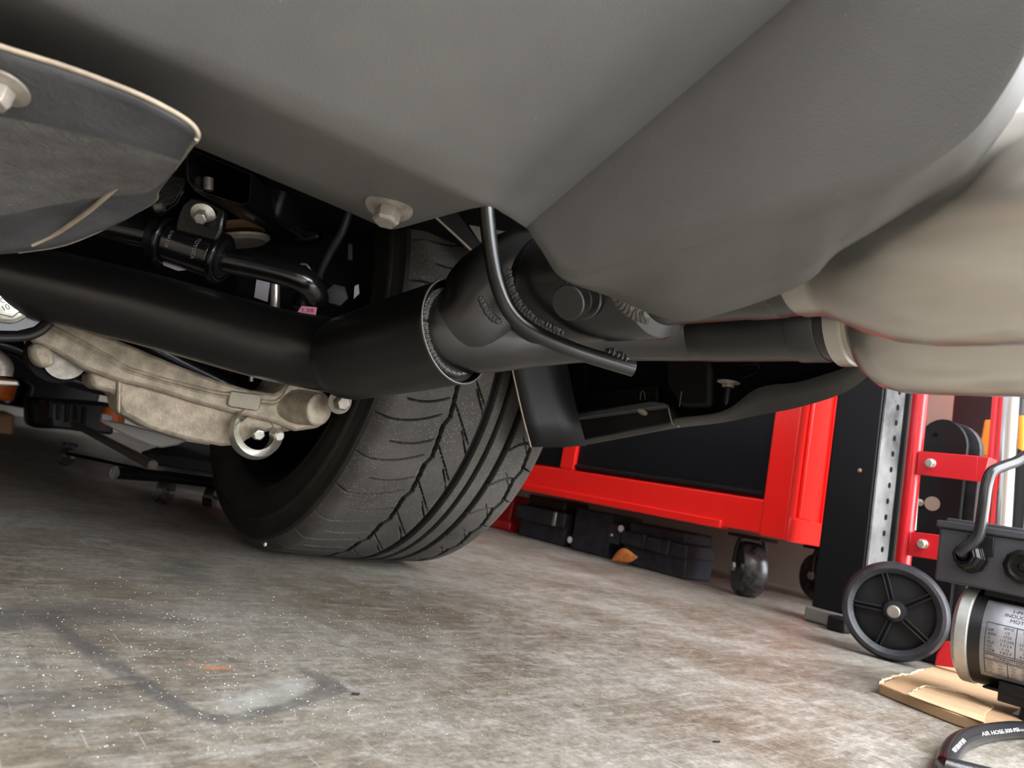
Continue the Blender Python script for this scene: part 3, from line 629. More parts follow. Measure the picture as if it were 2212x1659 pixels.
def wrap_text(s, t0, ang0, size, m, parent, radius):
    """letters running around the clamp barrel"""
    v, f = text_geo(s, size, 0); s_, u_, a_ = frame(sax); out = []
    e = (-FW - a_*(-FW).dot(a_)).normalized(); g = a_.cross(e)
    for x in v:
        ph = ang0 + x[0]/radius; out.append(ctr + a_*(t0 + x[1]) + (e*math.cos(ph) + g*math.sin(ph))*radius)
    return MB().mesh(out, f).build('embossed_mark', m, parent, smooth=False)
MT['emb'] = mat('pale_letter_grey', (.22, .22, .23), .3, spec=.9)  # letters coloured paler than the clamp so the mark reads
gsign = 1
wrap_text('TOYOTA', .012, -.62, .0062, MT['emb'], cl, .02385)
wrap_text('S14A3 10', -.018, -.55, .0052, MT['emb'], cl, .02385)
MB().prism([P(*q) for q in [(350, 556, .80), (372, 558, .80), (392, 566, .80), (400, 583, .80), (384, 585, .80), (353, 573, .80)]], FW*.002).build('sticker', MT['sticker'], cl, label='small off-white sticker')
# open end of the box-section frame rail
fr = [(402, 318), (545, 376), (540, 440), (520, 443), (420, 412), (404, 388)]
wallm = MB(); inner = [(405, 321), (542, 378), (537, 437), (520, 440), (422, 409), (407, 387)]
d0, d1 = .76, 1.05
o1 = [P(q[0], q[1], d0) for q in fr]; i1 = [P(q[0], q[1], d0) for q in inner]; o2 = [p+FW*.28 for p in o1]; i2 = [p+FW*.28 for p in i1]
wallm.quadgrid([o1, i1, i2], close_u=True); wallm.quadgrid([o1, o2], close_u=True)
rail = wallm.build('frame_rail', MT['black'], car, sharp=30, label='open end of a black box-section frame rail')
MB().lathe([(0, .0055), (.014, .0055), (.015, .0045)], P(450, 412, .80), UP, 16).build('stud', MT['dullbolt'], rail)
MB().prism([P(*q) for q in [(300, 430, .86), (402, 320, .86), (404, 400, .86), (380, 440, .86), (340, 470, .86)]], FW*.1).build('rail_gusset', MT['black'], car, bevel=.004)
MB().prism([P(*q) for q in [(545, 372, .84), (620, 405, .84), (600, 470, .84), (545, 480, .84)]], FW*.12).build('spring_seat', MT['matte'], car, bevel=.006)
MB().prism([P(*q) for q in [(330, 440, .84), (350, 437, .84), (350, 452, .84), (332, 454, .84)]], FW*.01).build('rail_tab', MT['dullbolt'], rail, bevel=.001)
# spring / bump stop rings right of the clamp
MB().lathe([(0, .028), (.004, .034), (.008, .034), (.010, .030)], P(520, 502, .92), UP - RT*.12, 36).build('spring_perch', MT['rust'], car)
MB().lathe([(0, .030), (.004, .036), (.007, .036), (.008, .028)], P(522, 526, .92), UP - RT*.12, 36).build('spring_isolator', MT['alum2'], car, label='pale ring of the spring perch')
pl_ = [(545, 465), (640, 485), (690, 500), (690, 515), (660, 522), (560, 505)]
MB().prism([P(q[0], q[1], .94) for q in pl_], FW*.02).build('perch_plate', MT['black'], car, bevel=.004)
# brake line, labels, end-link nut
MB().tube([P(755, 450, .86), P(738, 500, .86), P(712, 545, .865), P(690, 590, .87), P(682, 625, .88)], .0058, 14, 6).build('brake_hose', MT['matte'], car)
MB().tube([P(650, 570, .82), P(662, 572, .82), P(672, 586, .82)], .0012, 8, 4).build('wire_clip', MT['zinc'], car)
lb = MB().prism([P(*q) for q in [(556, 590, .89), (584, 594, .89), (577, 652, .89), (549, 642, .89)]], FW*.002).build('sticker', MT['sticker'], car, label='pale tag behind the sway bar')
MB().lathe([(0, .006), (.04, .006)], P(594, 612, .90), -UP, 16).build('link_stud', MT['zinc'], car)
pk = MB().prism([P(*q) for q in [(638, 680, .80), (652, 661, .80), (684, 664, .80), (680, 688, .80)]], FW*.002).build('sticker', MT['pink'], car, label='pink paper sticker above the exhaust pipe')
emboss('I 38', P(652, 673, .797), P(676, 674, .797), .004, MT['ink'], pk)
nut = MB().lathe([(-.03, .008), (0, .008), (.001, .015), (.016, .015), (.017, .010)], P(722, 640, .90), -FW+RT*.5, 6); nut.build('link_nut', MT['matte'], car, bevel=.001)
MB().prism([P(*q) for q in [(766, 618, .92), (774, 614, .92), (776, 634, .92), (764, 645, .92)]], FW*.002).build('sticker', MT['sticker'], car)
MB().box(P(757, 545, .95), (.006, .022, .006), (RT, UP, FW)).build('clip', MT['tray'], car, bevel=.001)
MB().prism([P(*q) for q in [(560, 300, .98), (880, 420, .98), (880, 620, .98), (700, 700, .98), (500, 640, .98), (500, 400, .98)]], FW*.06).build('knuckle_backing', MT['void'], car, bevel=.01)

# --- wheel-arch liner and rear corner of the bumper --------------------------
lin = MB()
lin_rows = []
for px, top, bot in [((1100, 760), (1098, 775), (1144, 966))]: pass
front = [(1098, 700), (1104, 780), (1118, 850), (1132, 910), (1147, 966)]
lin.quadgrid([[onY(q[0]+dx, q[1]-dx*.02, .70 - dx*.0002) for q in front] for dx in (0, 30, 70, 120)])
lin.build('arch_liner', MT['matte'], car, solid=.004, label='dusty black wheel arch liner behind the tyre')
MB().tube([onY(q[0], q[1], .699) for q in front], .0011, 8, 5).build('liner_edge', MT['edge'], car, label='pale frayed edge of the arch liner')
# upper liner: the diagonal strip and grey body panel over the tyre
MB().prism([P(*q) for q in [(900, 420, .80), (985, 455, .80), (1060, 560, .80), (1040, 570, .80)]], FW*.01).build('liner_strip', MT['matte'], car)
MB().tube([P(*q) for q in [(925, 455, .79), (980, 505, .79), (1034, 556, .79)]], .0014, 8, 4).build('liner_edge', MT['edge'], car)
MB().prism([P(*q) for q in [(960, 400, .84), (1160, 400, .84), (1160, 520, .84), (1080, 540, .84), (1035, 520, .84)]], FW*.01).build('inner_panel', MT['silverp'], car, label='grey inner body panel seen above the exhaust')

lipE = [(1147, 966, .80), (1230, 962, .79), (1330, 945, .78), (1450, 922, .76), (1560, 908, .745), (1640, 892, .72), (1720, 876, .69), (1800, 852, .65), (1850, 826, .61), (1900, 780, .57)]
lipI = [(1150, 955, .80), (1230, 950, .785), (1330, 928, .77), (1440, 905, .75), (1560, 888, .735), (1640, 838, .71), (1720, 826, .68), (1790, 806, .64), (1836, 788, .60), (1890, 745, .56)]
A_ = catmull([tuple(onX(*q)) for q in lipE], 5); B_ = catmull([tuple(onX(*q)) for q in lipI], 5)
MB().quadgrid  # (outer skin rises from the lip)
V_ = lambda p, d: Vector(p)+Vector(d)
skin = MB(); skin.quadgrid([[Vector(p) for p in B_], [V_((p+q)/2, (.002, 0, -.002)) for p, q in zip(A_, B_)], [Vector(p) for p in A_], [V_(p, (.010, -.002, .012)) for p in A_]])
skin.build('bumper_lip', MT['bumper'], car, solid=.003, sharp=40, label='grey lower lip of the bumper corner behind the tyre')
ins = MB(); ins.quadgrid([[V_(p, (.006, -.001, .008)) for p in A_], [V_(p, (.022, -.006, .11)) for p in A_], [V_(p, (.012, -.006, .30)) for p in A_]])
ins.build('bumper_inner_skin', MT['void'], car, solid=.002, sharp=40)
outs = MB(); outs.quadgrid([[V_(p, (.013, -.003, .012)) for p in A_], [V_(p, (.032, -.011, .12)) for p in A_], [V_(p, (.022, -.011, .30)) for p in A_]])
outs.build('bumper_outer_skin', MT['bodypaint'], car, solid=.002, sharp=40)
bk = MB().prism([onX(q[0], q[1], .745) for q in [(1180, 912), (1260, 885), (1360, 872), (1440, 872), (1462, 905), (1440, 916), (1232, 956), (1180, 950)]], (.02, 0, 0)).build('lip_bracket', MT['dusty'], car, bevel=.002, label='black mounting strip inside the bumper lip')
MB().prism([onX(q[0], q[1], .742) for q in [(1180, 912), (1300, 892), (1420, 872), (1446, 876), (1446, 882), (1300, 902), (1180, 917)]], (-.012, 0, .001)).build('strip_edge', MT['tray'], bk, bevel=.0008)
for q in ((1388, 889), (1228, 912)):
    MB().lathe([(0, .007), (.0015, .007), (.002, .005)], onX(q[0], q[1], .735), (-.5, 0, -1), 24).build('rivet', MT['dullbolt'], bk)
MB().tube([onX(q[0], q[1], .74) for q in [(1444, 882), (1448, 900), (1454, 918), (1466, 921)]], .0009, 8, 4).build('strip_edge', MT['edge'], bk)
# black reinforcement cavity
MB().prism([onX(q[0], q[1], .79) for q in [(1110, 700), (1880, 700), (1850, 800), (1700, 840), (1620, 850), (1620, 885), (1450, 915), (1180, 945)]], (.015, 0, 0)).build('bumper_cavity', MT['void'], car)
MB().prism([onX(q[0], q[1], .77) for q in [(1236, 770), (1262, 770), (1262, 850), (1420, 830), (1420, 870), (1186, 905), (1188, 880), (1236, 856)]], (.01, 0, 0)).build('reinforcement', MT['matte'], car, bevel=.003)
MB().prism([onX(q[0], q[1], .742) for q in [(1438, 768), (1530, 768), (1536, 800), (1536, 880), (1470, 880), (1440, 830)]], (.03, 0, 0)).build('sensor_box', MT['matte'], car, bevel=.006, label='black plastic box inside the bumper corner')
MB().box(onX(1470, 862, .740), (.001, .001, .02), None).build('mould_line', MT['dullbolt'], car)
bl = flange_bolt(onX(1574, 824, .72), (0, 0, -1), .007, MT['dullbolt'], car, 'hanging_screw', 1.9, .004, 'dusty screw hanging inside the bumper corner')
MB().lathe([(0, .0036), (.02, .0032), (.024, .001)], onX(1574, 832, .72), (0, 0, -1), 14).build('screw_shank', MT['matte'], bl)
MB().tube([onX(q[0], q[1], .73) for q in [(1600, 790), (1632, 785), (1640, 800), (1612, 814), (1585, 815)]], .0022, 10, 4).build('wire_clip', MT['black'], car)
emb = MB().tube([onX(q[0], q[1], .765) for q in [(1383, 864), (1384, 850), (1388, 845), (1392, 850), (1394, 864)]], .0006, 6, 3).build('moulded_mark', MT['dullbolt'], car)

# ================================================================== TOOL CHEST
TB0 = .79; FXp = 1.50
tc = thing('tool_chest', 'bright red rolling tool chest with a black drawer front behind the tyre', 'tool chest', (1.75, 1.4, 0))
zb = .152; zt = .95; ye = 2.3
MB().span((FXp+.02, TB0+.005, zb+.02), (2.08, ye, zt)).build('cabinet_body', MT['red'], tc, bevel=.004)
oy0, oy1, oz0 = .852, 1.46, .232     # drawer opening
MB().span((FXp, TB0+.055, zb), (FXp+.03, ye, oz0-.004)).build('bottom_rail', MT['red'], tc, bevel=.003)
MB().span((FXp-.006, TB0+.16, zb-.006), (FXp+.03, ye, zb+.014)).build('bottom_flange', MT['red'], tc, bevel=.002)
MB().span((FXp-.002, TB0, zb-.004), (FXp+.03, oy0, zt)).build('corner_post', MT['red'], tc, bevel=.003)
MB().span((FXp, oy1, oz0-.003), (FXp+.03, oy1+.055, zt)).build('stile', MT['red'], tc, bevel=.003)
MB().span((FXp+.010, oy0+.002, oz0), (FXp+.03, oy1-.002, zt-.08)).build('drawer', MT['drawer'], tc, bevel=.003, label='black drawer front')
MB().tube([(FXp+.008, oy0+.004, oz0+.010), (FXp+.008, oy1-.004, oz0+.010)], .006, 12, 1).build('drawer_trim', MT['matte'], tc)
MB().span((FXp+.010, oy1+.057, oz0), (FXp+.03, ye-.02, zt-.08)).build('drawer', MT['drawer'], tc, bevel=.003, label='black drawer front')
# end panel with pressed channel
MB().span((FXp+.005, TB0-.004, zb-.006), (1.735, TB0+.004, .20)).build('end_rail', MT['red'], tc, bevel=.003)
for x0, x1 in ((1.545, 1.60), (1.655, 1.735)):
    MB().span((x0, TB0-.004, .20), (x1, TB0+.006, zt)).build('end_panel_rib', MT['red'], tc, bevel=.004)
def caster(x, y, rad, parent, rig=False):
    c = MB().lathe([(-.027, rad*.55), (-.027, rad*.9), (-.016, rad*.99), (0, rad), (.016, rad*.99), (.027, rad*.9), (.027, rad*.55)], (x, y, rad), CASTAX, 40)
    cs = c.build('caster', MT['caster'], parent, label='worn black caster wheel')
    ax = Vector(CASTAX).normalized()
    for s_ in (-1, 1):
        p = Vector((x, y, rad))+ax*(s_*.034)
        MB().tube([p, p+Vector((0, 0, rad*.7)), Vector((x, y, rad*2+.012))+ax*(s_*.024)], .006, 8, 3).build('fork', MT['matte'], cs)
        MB().lathe([(0, .011), (.006, .011)], p, ax*s_, 6).build('axle_nut', MT['zinc'], cs)
    MB().box((x, y, rad*2+.010), (.085, .085, .008)).build('swivel_plate', MT['matte'], cs, bevel=.002)
CASTAX = (.72, -.69, 0)
caster(1.585, .915, .064, tc); CASTAX = (.9, -.4, 0); caster(1.93, .90, .064, tc)
CASTAX = (.5, -.86, 0); caster(1.58, 2.15, .064, tc)

# ================================================================== ITEMS UNDER THE CHEST
bk_ = thing('jack_pad_block', 'scuffed black plastic block with stepped front, nearest the caster', 'block', (1.62, 1.25, 0))
def blk(parent, y0, y1, x0, x1, hgt, steps):
    MB().span((x0, y0, 0.001), (x1, y1, hgt)).build('base', MT['blockp'], parent, bevel=.004)
X0 = 1.585
MB().span((X0, 1.09, .001), (X0+.12, 1.30, .055)).build('foot', MT['blockp'], bk_, bevel=.004)
MB().span((X0-.012, 1.085, .052), (X0+.12, 1.305, .088)).build('band', MT['blockp'], bk_, bevel=.004)
MB().span((X0-.002, 1.10, .086), (X0+.12, 1.29, .118)).build('step', MT['blockp'], bk_, bevel=.006)
for y_ in (1.135, 1.165, 1.215): MB().span((X0-.018, y_, .050), (X0, y_+.012, .090)).build('rib', MT['blockp'], bk_, bevel=.002)
bk2 = thing('ramp_block', 'taller black plastic block with a white-headed screw, beside the dry leaf', 'block', (1.66, 1.41, 0))
MB().span((X0+.0, 1.355, .001), (X0+.14, 1.50, .125)).build('tower', MT['blockp'], bk2, bevel=.005)
MB().span((X0-.006, 1.312, .045), (X0+.05, 1.36, .10)).build('cross_web', MT['blockp'], bk2, bevel=.004)
for q, r_ in (((1342, 1142), .010), ((1322, 1156), .004)):
    MB().lathe([(0, r_), (.003, r_*.9), (.006, 0)], onX(q[0], q[1], X0-.008), (-1, 0, 0), 20).build('screw_cap', MT['paper'], bk2)
bk3 = thing('jack_pad_block', 'black plastic block in the chest shadow, between ramp block and red jack', 'block', (1.65, 1.62, 0))
MB().span((X0, 1.53, .001), (X0+.12, 1.74, .055)).build('foot', MT['blockp'], bk3, bevel=.004)
MB().span((X0-.012, 1.53, .052), (X0+.12, 1.755, .10)).build('band', MT['blockp'], bk3, bevel=.004)
MB().span((X0+.01, 1.56, .098), (X0+.12, 1.73, .135)).build('step', MT['darkred'], bk3, bevel=.006)
MB().lathe([(0, .010), (.003, .009), (.006, 0)], onX(1231, 1166, X0-.002), (-1, 0, 0), 20).build('screw_cap', MT['paper'], bk3)
MB().span((X0-.016, 1.565, .055), (X0-.008, 1.578, .098)).build('rib', MT['zinc'], bk3, bevel=.002)
jk = thing('floor_jack', 'dark red floor jack far under the chest beside the tyre', 'floor jack', (1.66, 1.95, 0))
MB().span((1.62, 1.83, .001), (1.70, 1.90, .12)).build('jack_post', MT['red2'], jk, bevel=.008)
MB().span((1.60, 1.80, .001), (1.72, 2.25, .03)).build('side_plate', MT['red2'], jk, bevel=.004)
for z_ in (.045, .075, .10): MB().tube([(1.63, 1.9, z_), (1.63, 2.2, z_)], .012, 12, 1).build('jack_bar', MT['red2'], jk)
MB().lathe([(0, .008), (.004, .007), (.006, 0)], onX(1137, 1104, 1.616), (-1, 0, 0), 20).build('pivot_bolt', MT['paper'], jk)
# dry leaf
lf = MB(); lc = onZ(1343, 1222, .0); n_ = 10; rowsL = []
for i in range(n_+1):
    t = i/n_; wd_ = .016*math.sin(math.pi*min(1, t*1.02))**.8
    c = lc + Vector((.012*t, (t-.5)*-.075, .004+.030*t*t + .006*math.sin(t*5)))
    rowsL.append([c+Vector((-wd_*.3, 0, wd_*k*1.7+abs(k)*.004)) for k in (-.3, 0, .5, 1)])
lf.quadgrid(rowsL); tag(lf.build('dry_leaf', MT['leaf'], solid=.0006), 'curled orange-brown dry leaf on the floor against the black block', 'leaf')

# ================================================================== RACK POST
rk = thing('rack_post', 'black upright rack post with a perforated grey side between chest and hand truck', 'rack post', (1.50, .64, 0))
MB().span((1.45, .60, .03), (1.458, .688, 1.6)).build('face_panel', MT['blackpaint'], rk, bevel=.002)
MB().span((1.458, .688, .03), (1.54, .694, 1.6)).build('side_panel', MT['blackpaint'], rk, bevel=.001)
pst = MB().span((1.456, .594, .10), (1.545, .599, 1.6)).build('perforated_strip', MT['greyst'], rk, bevel=.001, label='worn grey strip with a row of holes')
MB().span((1.545, .585, .05), (1.552, .694, 1.6)).build('strip_flange', MT['blackpaint'], rk, bevel=.001)
for k in range(14):
    MB().lathe([(0, .0058), (.001, .0058)], (1.512, .5935, .135+k*.032), (0, -1, 0), 14).build('hole', MT['void'], pst)
MB().lathe([(0, .004), (.002, .003), (.0025, 0)], onX(1857, 1016, 1.45), (-1, 0, 0), 14).build('screw', MT['tan'], rk)
MB().span((1.44, .60, .001), (1.53, .70, .03)).build('foot', MT['silverp'], rk, bevel=.004)
MB().span((1.40, .60, .001), (1.46, .635, .028)).build('foot_bolt', MT['matte'], rk, bevel=.004)

# ================================================================== HAND TRUCK
HX = 1.24
ht = thing('hand_truck', 'red hand truck with a black spoked wheel beside the motor', 'hand truck', (HX, .45, 0))
MB().tube([(HX+.012, .458, .08), (HX+.012, .458, .75)], .0118, 24, 1).build('frame_tube', MT['red2'], ht, label='red tube of the hand truck')
def barp(zc, hh, px0, px1, bend=True):
    a = onX(px0[0], px0[1], HX); b = onX(px1[0], px1[1], HX)
    return a, b
for nm, q in (('cross_bar', [(1984, 974), (2113, 985), (2110, 1040), (1978, 1024)]), ('cross_bar', [(1968, 1148), (2050, 1158), (2047, 1213), (1961, 1200)])):
    pts = [onX(x, y, HX) for x, y in q]
    cb = MB().prism(pts, (.005, 0, 0)).build(nm, MT['red2'], ht, bevel=.001)
    if q[0][1] < 1000:
        MB().prism([onX(x, y, HX) for x, y in [(2112, 985), (2137, 988), (2122, 1041), (2109, 1040)]], (.025, -.004, 0)).build('bar_bend', MT['red2'], cb, bevel=.001)
    bx, by = (2011, 1001) if q[0][1] < 1000 else (1994, 1175)
    c_ = onX(bx, by, HX); flange_bolt(c_, (-1, 0, -.05), .0062, MT['zinc'], cb, 'bolt', 1.25, .008, 'zinc hex bolt')
MB().prism([onX(x, y, HX+.03) for x, y in [(2144, 850), (2152, 850), (2140, 1000), (2124, 1200), (2116, 1200), (2132, 1000)]], (.02, 0, 0)).build('frame_edge', MT['red2'], ht)
# wheel
wc = onX(1933, 1313, HX); wc.z = .0765; wa = Vector((-.955, -.297, 0)).normalized(); WR = .0760
whl = MB().lathe([(-.020, WR*.80), (-.020, WR*.93), (-.012, WR*.99), (0, WR), (.012, WR*.99), (.020, WR*.93), (.021, WR*.86), (.017, WR*.80), (.014, WR*.76)], wc, wa, 72, cap=False)
wo = whl.build('wheel', MT['polyr'], ht, label='black wheel with five ribbed spokes')
MB().lathe([(-.012, WR*.80), (.004, WR*.80), (.006, WR*.74), (.004, WR*.2), (.004, 0)], wc, wa, 64, cap=False).build('wheel_disc', MT['hub'], wo)
MB().lathe([(0, .019), (.012, .018), (.019, .015), (.020, .010)], wc, wa, 36).build('wheel_hub', MT['hub'], wo)
MB().lathe([(.018, .0095), (.030, .0095), (.0315, .008)], wc, wa, 28).build('axle_end', MT['dullbolt'], wo, label='bare steel axle end')
hs, hu, _ = frame(wa)
ref = (UP - wa*UP.dot(wa)).normalized(); refx = ref.cross(wa).normalized()
if refx.dot(RT) < 0: refx = -refx
for k in range(5):
    a_ = math.radians(104 + 72*k); d_ = refx*math.cos(a_) + ref*math.sin(a_)
    for off in (-.0032, .0032):
        perp = wa.cross(d_); p0 = wc + wa*.008 + d_*.016 + perp*off; p1 = wc + wa*.010 + d_*WR*.77 + perp*off
        MB().box((p0+p1)/2, ((p1-p0).length, .0022, .010), ((p1-p0).normalized(), perp, wa)).build('spoke', MT['hub'], wo, bevel=.0006)
# red toe plate behind the motor
MB().prism([onX(x, y, 1.22) for x, y in [(2018, 1437), (2022, 1412), (2040, 1385), (2110, 1385), (2110, 1450)]], (.02, 0, 0)).build('toe_plate', MT['red2'], ht, bevel=.002)
# black round-ended boards behind the frame
def board(px_c, top, wpx, X, label):
    b = thing('stair_skid', label, 'skid', onX(px_c, 1235, X)*1 - Vector((0, 0, onX(px_c, 1235, X).z)), 'black skids behind the hand truck')
    pts = []
    w2 = wpx/2
    for k in range(13):
        a_ = math.pi*k/12; pts.append((px_c+6 + w2*math.cos(a_), top + w2*1.05*(1-math.sin(a_))))
    outl = [onX(x, y, X) for x, y in pts] + [Vector((X, onX(px_c-w2-26, 1240, X).y, .004)), Vector((X, onX(px_c+w2-26, 1240, X).y, .004))]
    MB().prism(outl, (.012, 0, 0)).build('board', MT['blackpaint'], b, bevel=.002)
    sh_ = [Vector(p)+Vector((.02, -.014, -.003)) for p in outl]
    MB().prism(sh_, (.02, 0, 0)).build('rim', MT['polyr'], b, bevel=.002)
    return b
b1 = board(2030, 905, 108, 1.33, 'black round-ended skid board with a pale hole behind the red tube')
MB().lathe([(0, .012), (.001, .012)], onX(2014, 1088, 1.329), (-1, 0, 0), 24).build('hole', MT['wall'], b1)
MB().lathe([(0, .006), (.003, .006), (.004, .003)], onX(1988, 1086, 1.329), (-1, 0, 0), 18).build('rivet', MT['zinc'], b1)
MB().lathe([(0, .004), (.0008, .004)], onX(2020, 939, 1.329), (-1, 0, 0), 14).build('hole', MT['void'], b1)
MB().tube([onX(1983, 1025, 1.325), onX(1974, 1145, 1.325)], .004, 10, 1).build('side_trim', MT['zinc'], b1)
b2 = board(2180, 966, 80, 1.33, 'black round-ended skid board right of the silver pole')
MB().lathe([(0, .010), (.003, .010), (.005, .005)], onX(2172, 1052, 1.328), (-1, 0, 0), 18).build('rivet', MT['zinc'], b2)
# silver pole
pol = MB().tube([onX(2158, 1160, 1.30)*1, onX(2180, 800, 1.30)], .0165, 32, 1)
tag(pol.build('silver_pole', MT['chrome']), 'bright silver pole rising behind the junction box', 'pole')
# orange stand behind
og = thing('orange_stand', 'orange and black metal stand behind the silver pole', 'stand', (1.5, .28, 0))
MB().prism([onX(x, y, 1.5) for x, y in [(2126, 906), (2146, 906), (2146, 985), (2112, 985)]], (.04, 0, 0)).build('leg', MT['orange'], og, bevel=.003)
MB().prism([onX(x, y, 1.5) for x, y in [(2112, 985), (2124, 985), (2098, 1240), (2060, 1270), (2040, 1270), (2094, 1130)]], (.03, 0, 0)).build('leg', MT['orange'], og, bevel=.003)
for x in (2190, 2206): MB().tube([onX(x-6, 1160, 1.5), onX(x, 900, 1.5)], .011, 16, 1).build('rod', MT['orange'], og)
MB().span((1.46, .13, .385), (1.56, .21, .41)).build('collar', MT['blackpaint'], og, bevel=.003)
MB().tube([onX(2196, 905, 1.5), onX(2200, 862, 1.5)], .012, 16, 1).build('knob', MT['matte'], og)
MB().lathe([(0, .012), (.02, .012)], onX(2165, 1126, 1.45), (-1, 0, 0), 20).build('foot_cap', MT['orange'], og)
# dark red cabinet behind
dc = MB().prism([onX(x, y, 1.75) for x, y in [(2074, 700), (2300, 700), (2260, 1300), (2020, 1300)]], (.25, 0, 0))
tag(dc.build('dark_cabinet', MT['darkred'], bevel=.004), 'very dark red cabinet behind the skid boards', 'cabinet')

# ================================================================== CARDBOARD, MOTOR, HOSE
cz = .012
cp = [onZ(x, y, cz) for x, y in [(1899, 1476), (1990, 1446), (2040, 1432), (2330, 1440), (2420, 1540), (2212, 1556), (2140, 1566), (2060, 1540), (1970, 1505)]]
cb = tag(MB().prism([p-Vector((0, 0, cz-.0005)) for p in cp], (0, 0, cz-.0005)).build('cardboard_sheet', MT['card'], bevel=.0012), 'brown cardboard sheet with torn edges under the black motor', 'cardboard')
tp = [onZ(x, y, cz+.0002) for x, y in [(1962, 1503), (1992, 1486), (2022, 1488), (2075, 1500), (2110, 1512), (2146, 1530), (2128, 1544), (2126, 1562), (2060, 1539)]]
MB().prism(tp, (0, 0, .0012)).build('torn_ply', MT['torn'], cb, bevel=.0005)
fray = [tp[i]+Vector((0, 0, .0012)) for i in range(0, 6)]
fa = [Vector(x) + Vector((random.uniform(-1, 1), random.uniform(-1, 1), random.uniform(0, 1)))*.0012 for x in catmull(fray, 8)]
MB().tube(fa, [.0008*random.uniform(.5, 1.6) for _ in fa], 6, 1).build('frayed_edge', MT['cardedge'], cb)
fr2 = [onZ(x, y, cz) for x, y in [(1899, 1478), (1915, 1468), (1940, 1460), (1965, 1456), (1995, 1446)]]
fa = [Vector(x) + Vector((random.uniform(-1, 1), random.uniform(-1, 1), random.uniform(-.5, 1)))*.0016 for x in catmull(fr2, 6)]
MB().tube(fa, [.0012*random.uniform(.5, 1.6) for _ in fa], 6, 1).build('frayed_edge', MT['cardedge'], cb)

MAX = Vector((.02, -1, 0)).normalized()
mo = thing('electric_motor', 'black electric motor with silver rating plate and grey junction box on cardboard', 'motor', onZ(2150, 1500, 0))
MRAD = .0585
Mc = P(2090, 1364, .88)        # left end centre
MZ = Mc.z
MB().lathe([(-.004, .050), (0, MRAD-.004), (.002, MRAD), (.014, MRAD), (.015, MRAD-.002)], Mc, MAX, 72).build('end_bell', MT['ring'], mo, bevel=.0005, label='silver end ring of the motor')
shell = MB().lathe([(.013, MRAD-.0022), (.215, MRAD-.0022)], Mc, MAX, 96).build('motor_shell', MT['motor'], mo)
ms, mu_, ma = frame(MAX)
toc = (CAM-Mc); toc = (toc-ma*toc.dot(ma)).normalized(); vert = Vector((0, 0, 1)); side_ = (vert.cross(ma)).normalized()
if side_.dot(toc) < 0: side_ = -side_
def onshell(t, ph, r): return Mc + ma*t + (side_*math.cos(ph) + vert*math.sin(ph))*r
PR = MRAD-.0022
# rating plate wraps the near side
PH1, PH0 = .90, -.80; PT0, PT1 = .028, .20
plm = MB(); plm.quadgrid([[onshell(PT0+(PT1-PT0)*j/8, PH0+(PH1-PH0)*i/24, PR+.0006) for j in range(9)] for i in range(25)])
plate = plm.build('rating_plate', MT['plate'], mo, solid=.0004, label='silver rating plate printed with motor data')
def plate_text(s, t, y, size, m=None, parent=None, sx=1.0, name='print'):
    v, f = text_geo(s, size, 0)
    out = [onshell(PT0 + t + p[0]*sx, PH1 - (y - p[1])/PR, PR+.0012) for p in v]
    return MB().mesh(out, f).build(name, m or MT['ink'], parent or plate, smooth=False)
def plate_line(t0, y0, t1, y1, w=.00035):
    n = 8; rows_ = []
    du = abs(t1-t0) > abs(y1-y0)
    for k in range(n+1):
        t = t0+(t1-t0)*k/n; y = y0+(y1-y0)*k/n
        a1 = (t, y-w) if du else (t-w, y); a2 = (t, y+w) if du else (t+w, y)
        rows_.append([onshell(PT0+a[0], PH1-a[1]/PR, PR+.0012) for a in (a1, a2)])
    b = MB(); b.quadgrid(rows_); return b
def frame_box(t0, y0, t1, y1, mids=()):
    b = MB()
    for l in [(t0, y0, t1, y0), (t0, y1, t1, y1), (t0, y0, t0, y1), (t1, y0, t1, y1)] + list(mids):
        q = plate_line(*l); b.mesh(q.v, q.f)
    return b.build('printed_frame', MT['ink'], plate, smooth=False)
